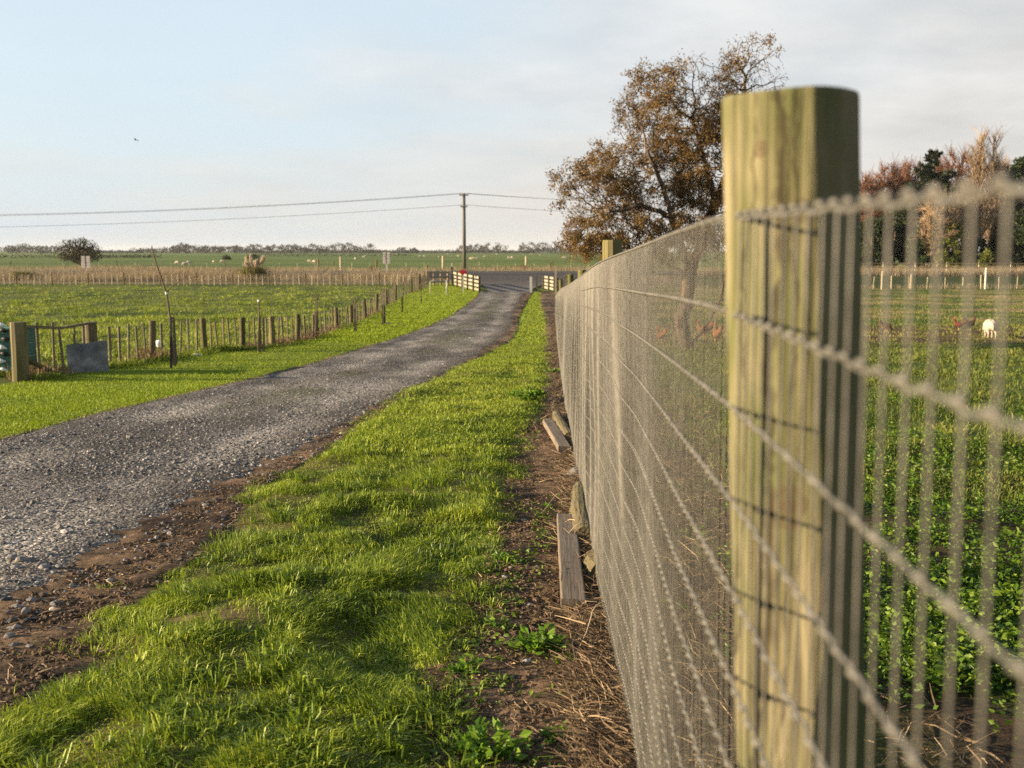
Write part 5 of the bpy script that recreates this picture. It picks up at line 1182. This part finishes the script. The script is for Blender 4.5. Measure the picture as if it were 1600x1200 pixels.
# ---- pampas grass
m_pamp = m_leaf('pampas_leaf', [(.10, .10, .03), (.20, .185, .06), (.32, .27, .12)], .3, 1, .7, .3)
m_plume = m_leaf('pampas_plume', [(.42, .35, .24), (.60, .52, .39), (.72, .64, .50)], .35, 2, .8, .3)
def pampas(px, pb_, ptop, plumes, rad, label, yy, hleaf):
    base = gz(px, yy); root = thing('pampas_grass', label, 'plant', base); b = MB(); n = 1500; a = rng.uniform(0, 6.28, n); r = np.abs(rng.normal(0, rad*.30, n))
    blades(b, base[0]+np.cos(a)*r, base[1]+np.sin(a)*r, np.full(n, base[2]), rng.uniform(.6, 1.15, n)*hleaf*1.15, rng.uniform(.03, .06, n), .38, a, .75); b.build('leaves', m_pamp, root)
    for k, (qx, qy) in enumerate(plumes):
        top = at_y(qx, qy, yy+rng.uniform(-.4, .4)); st = base+np.array([(top[0]-base[0])*.35, 0, .3]); b = MB(); u = np.linspace(0, 1, 7)[:, None]; pts = st*(1-u)+top*u
        b.tube(pts, .014, 4); p_ = b.build('stalk', m_pamp, root); p_['_o'] = root['_o']
        b = MB(); m = 260; f = rng.uniform(0, 1, m); H = min(1.0, (top[2]-base[2])*.36); w_ = .13*np.sin(np.clip(f*.9+.08, 0, 1)*3.14)+.02; ang = rng.uniform(0, 6.28, m)
        d_ = (top-st)/np.linalg.norm(top-st); Pp = top-d_*H*(1-f)[:, None]+np.stack([np.cos(ang)*w_*.5, np.sin(ang)*w_*.5, 0*f], 1); D = np.stack([np.cos(ang)*.5, np.sin(ang)*.5, 1+0*f], 1)
        leaves(b, Pp, D, rng.uniform(.09, .2, m), .28, .2); b.build('plume', m_plume, root)
pampas(396, 445, 400, [(383, 410), (384, 402), (391, 398), (393, 406), (397, 409), (401, 407), (404, 404), (408, 405), (411, 401), (414, 402), (400, 412), (388, 411)], 1.6, 'large pampas grass clump with pale feathery plumes behind the cross fence', 99.5, 1.7)
pampas(34, 445, 424, [], 1.3, 'rounded yellow green pampas clump without plumes at far left', 99.5, 1.05)

# ------------------------------------------------------------------ sheep, hens
m_wool = m_rough('wool', [(.34, .295, .23), (.46, .41, .33)], 14, rough=1.0, b=.8, bd=.03, detail=6, spec=.05)
m_face = m_rough('sheep_face', [(.50, .42, .34), (.62, .55, .46)], 20, rough=.9, b=.1)
import bmesh as _bm
_b = _bm.new(); _bm.ops.create_icosphere(_b, subdivisions=3, radius=1); ICO_V = np.array([q.co[:] for q in _b.verts]); ICO_F = np.array([[w.index for w in f.verts] for f in _b.faces]); _b.free()
def body_obj(name, balls, limbs, mat, parent, vox, smooth=6, noise_=0.0, nz=(.28, .42)):
    """one continuous body: ellipsoids and tapering limbs fused by a voxel remesh"""
    b = MB()
    for c, r in balls: b.add(ICO_V*np.array(r)+np.array(c), ICO_F)
    for pts, rr in limbs:
        b.tube(pts, rr, 10)
        for q, r in zip(pts, rr): b.add(ICO_V*r*.98+np.array(q), ICO_F)
    o = b.build(name, mat); md = o.modifiers.new('r', 'REMESH'); md.mode = 'VOXEL'; md.voxel_size = vox; md.use_smooth_shade = True
    ms = o.modifiers.new('s', 'SMOOTH'); ms.factor = .5; ms.iterations = smooth
    dg = bpy.context.evaluated_depsgraph_get(); m2 = bpy.data.meshes.new_from_object(o.evaluated_get(dg)); o.modifiers.clear(); o.data = m2
    if noise_:
        n = len(m2.vertices); co = np.zeros(n*3); m2.vertices.foreach_get('co', co); co = co.reshape(-1, 3); no = np.zeros(n*3); m2.vertices.foreach_get('normal', no); no = no.reshape(-1, 3)
        k = (fbm(co[:, 0]*16+co[:, 2]*9, co[:, 1]*16-co[:, 2]*7, 181, 2)-.5)*noise_*sstep(nz[0], nz[1], co[:, 2]); m2.vertices.foreach_set('co', (co+no*k[:, None]).ravel())
    m2.materials.clear(); m2.materials.append(mat); o.parent = parent
    return o
def make_sheep(label, group=None, detail=True):
    root = thing('sheep', label, 'sheep', (0, 0, 0), group)   # faces +Y, head down to graze
    balls = [((0, -.20, .54), (.225, .27, .225)), ((0, .08, .53), (.22, .30, .235)), ((0, .30, .52), (.19, .20, .20)), ((0, -.36, .52), (.17, .14, .19))]
    limbs = [([(0, .38, .54), (0, .54, .42), (0, .66, .26), (0, .72, .14), (0, .745, .09)], [.14, .10, .085, .06, .042]), ([(0, -.47, .60), (0, -.51, .50), (0, -.50, .36)], [.05, .045, .03])]
    for sx in (-1, 1):
        limbs += [([(sx*.12, -.32, .44), (sx*.125, -.30, .32), (sx*.125, -.37, .20), (sx*.125, -.345, .07), (sx*.125, -.325, .025)], [.12, .075, .036, .030, .034]),
                  ([(sx*.11, .26, .42), (sx*.115, .27, .30), (sx*.115, .28, .18), (sx*.115, .265, .07), (sx*.115, .285, .025)], [.10, .06, .036, .028, .034])]
    body_obj('body', balls, limbs, m_wool, root, .018 if detail else .035, 5 if detail else 3, .04 if detail else 0)
    if detail:
        for sx in (-1, 1):
            b = MB(); q = np.array([0, .62, .31]); b.tube([q+(sx*.05, 0, .03), q+(sx*.12, -.01, .03), q+(sx*.17, -.02, .0)], [.02, .032, .008], 6); b.build('ear', m_face, root)
    return root
sh = make_sheep('white sheep seen from behind, grazing in the field at right')
q = at(1547, 527.5); sc_s = (at_y(1547, 498, q[1])[2]-q[2])/.78; sh.location = tuple(q); sh.scale = (sc_s*1.12, sc_s, sc_s); sh.rotation_euler = (0, 0, R(-10))
fs0 = make_sheep('tiny white sheep grazing far out in the green fields beyond the road', 'sheep grazing in the far fields', False)
SHP = [(277, 413.5), (289.5, 416), (296, 413), (334, 412), (348, 411), (484, 411), (491, 411.5), (568, 403), (571, 402), (557, 405.5), (555, 406.2), (657, 402), (663, 402), (736, 406), (740, 405.5), (746, 406), (687, 403), (716, 401.5), (758, 402.5), (795, 404.5), (800, 404), (881, 404), (885, 403.5), (592, 399.5), (541, 399), (620, 398.5), (700, 397.8), (776, 398), (830, 397.8), (845, 399.5)]
for k, p in enumerate(SHP):
    q = at0(*p); s = .95 if q[1] < 420 else 1.1
    if k == 0: fs0.location = tuple(q); fs0.scale = (s, s, s); fs0.rotation_euler = (0, 0, R(70))
    else: copy_tree(fs0, q, R([80, 100, -80, 30, 95, -100, 60][k % 7]), s)
m_hen = m_rough('hen_feather', [(.12, .048, .02), (.22, .095, .038)], 18, rough=.85, b=.2)
m_hdark = m_rough('dark_hen_feather', [(.065, .019, .013), (.12, .038, .024)], 18, rough=.85, b=.2)
m_comb = m_rough('comb_red', [(.5, .02, .015), (.6, .04, .03)], 9, rough=.6, b=0)
m_shank = m_rough('hen_shank', [(.5, .34, .10), (.6, .42, .16)], 9, rough=.6, b=0)
def hen(px, py, rz, mat, label, s=1.0, peck=False):
    s *= .88; q = at(px, py); root = thing('hen', label, 'hen', q); root.rotation_euler = (0, 0, rz); root.scale = (s, s, s)
    nk = [(0, .13, .27), (0, .20, .17), (0, .25, .09), (0, .285, .06)] if peck else [(0, .12, .27), (0, .155, .36), (0, .175, .42), (0, .225, .412)]
    nr = [.065, .042, .034, .010]
    balls = [((0, 0, .225), (.10, .15, .105)), ((0, .08, .225), (.085, .10, .095)), ((0, -.12, .26), (.06, .10, .07)), ((0, -.22, .36), (.022, .075, .09)), ((0, -.18, .31), (.035, .08, .07))]
    limbs = [(nk, nr)]+[([(sx*.05, .0, .17), (sx*.048, .01, .11)], [.045, .022]) for sx in (-1, 1)]
    body_obj('body', balls, limbs, mat, root, .009, 4)
    for sx in (-1, 1):
        b = MB(); b.tube([(sx*.045, .0, .15), (sx*.045, .01, .06), (sx*.045, -.01, .0), (sx*.05, .05, .0)], [.016, .01, .009, .006], 5); l = b.build('leg', m_shank); l.parent = root
    b = MB(); h = np.array(nk[2]); b.add(np.array([[0, -.02, .03], [0, .03, .03], [0, .025, .065], [0, .005, .05], [0, -.02, .06], [.008, -.02, .03], [.008, .03, .03], [.008, .025, .065], [.008, .005, .05], [.008, -.02, .06]])+h, [np.array([[0, 1, 2, 3, 4], [9, 8, 7, 6, 5]]), np.array([[0, 5, 6, 1], [1, 6, 7, 2], [2, 7, 8, 3], [3, 8, 9, 4], [4, 9, 5, 0]])]); c = b.build('comb', m_comb); c.parent = root
hen(1384, 519, R(-70), m_hen, 'orange brown hen scratching just right of the near post', 1.05, True)
hen(1498, 515, R(60), m_hdark, 'dark red hen at left of the pair beside the sheep', 1.0)
hen(1515, 515, R(-80), m_hdark, 'dark red hen with raised tail closest to the sheep', 1.05)
hen(1010, 537, R(-50), m_hen, 'orange hen pecking left of the brown tree trunk behind netting', 1.05, True)
hen(1032, 536, R(30), m_hen, 'upright orange hen beside the brown tree trunk behind netting', 1.05)
hen(1100, 528, R(80), m_hen, 'orange hen right of the brown tree trunk behind netting', 1.2)
hen(1120, 537, R(10), m_hen, 'upright orange hen close to the near post behind netting', 1.3)

for o in sc.objects:
    if '_o' in o.keys(): del o['_o']

# ------------------------------------------------------------------ air: thin haze over the whole plain
m_haze, t, N, L, p = nodes('haze_air'); N.remove(p)
v = N.new('ShaderNodeVolumePrincipled'); v.inputs['Color'].default_value = (.86, .90, .95, 1); v.inputs['Density'].default_value = .00007; v.inputs['Anisotropy'].default_value = 0.0
L.new(v.outputs[0], N['Material Output'].inputs['Volume'])
b = MB(); b.box((0, 4400, 13), (15000, 9400, 32)); hz_ = b.build('haze', m_haze); tag(hz_, kind='stuff')
sc.cycles.use_denoising = False
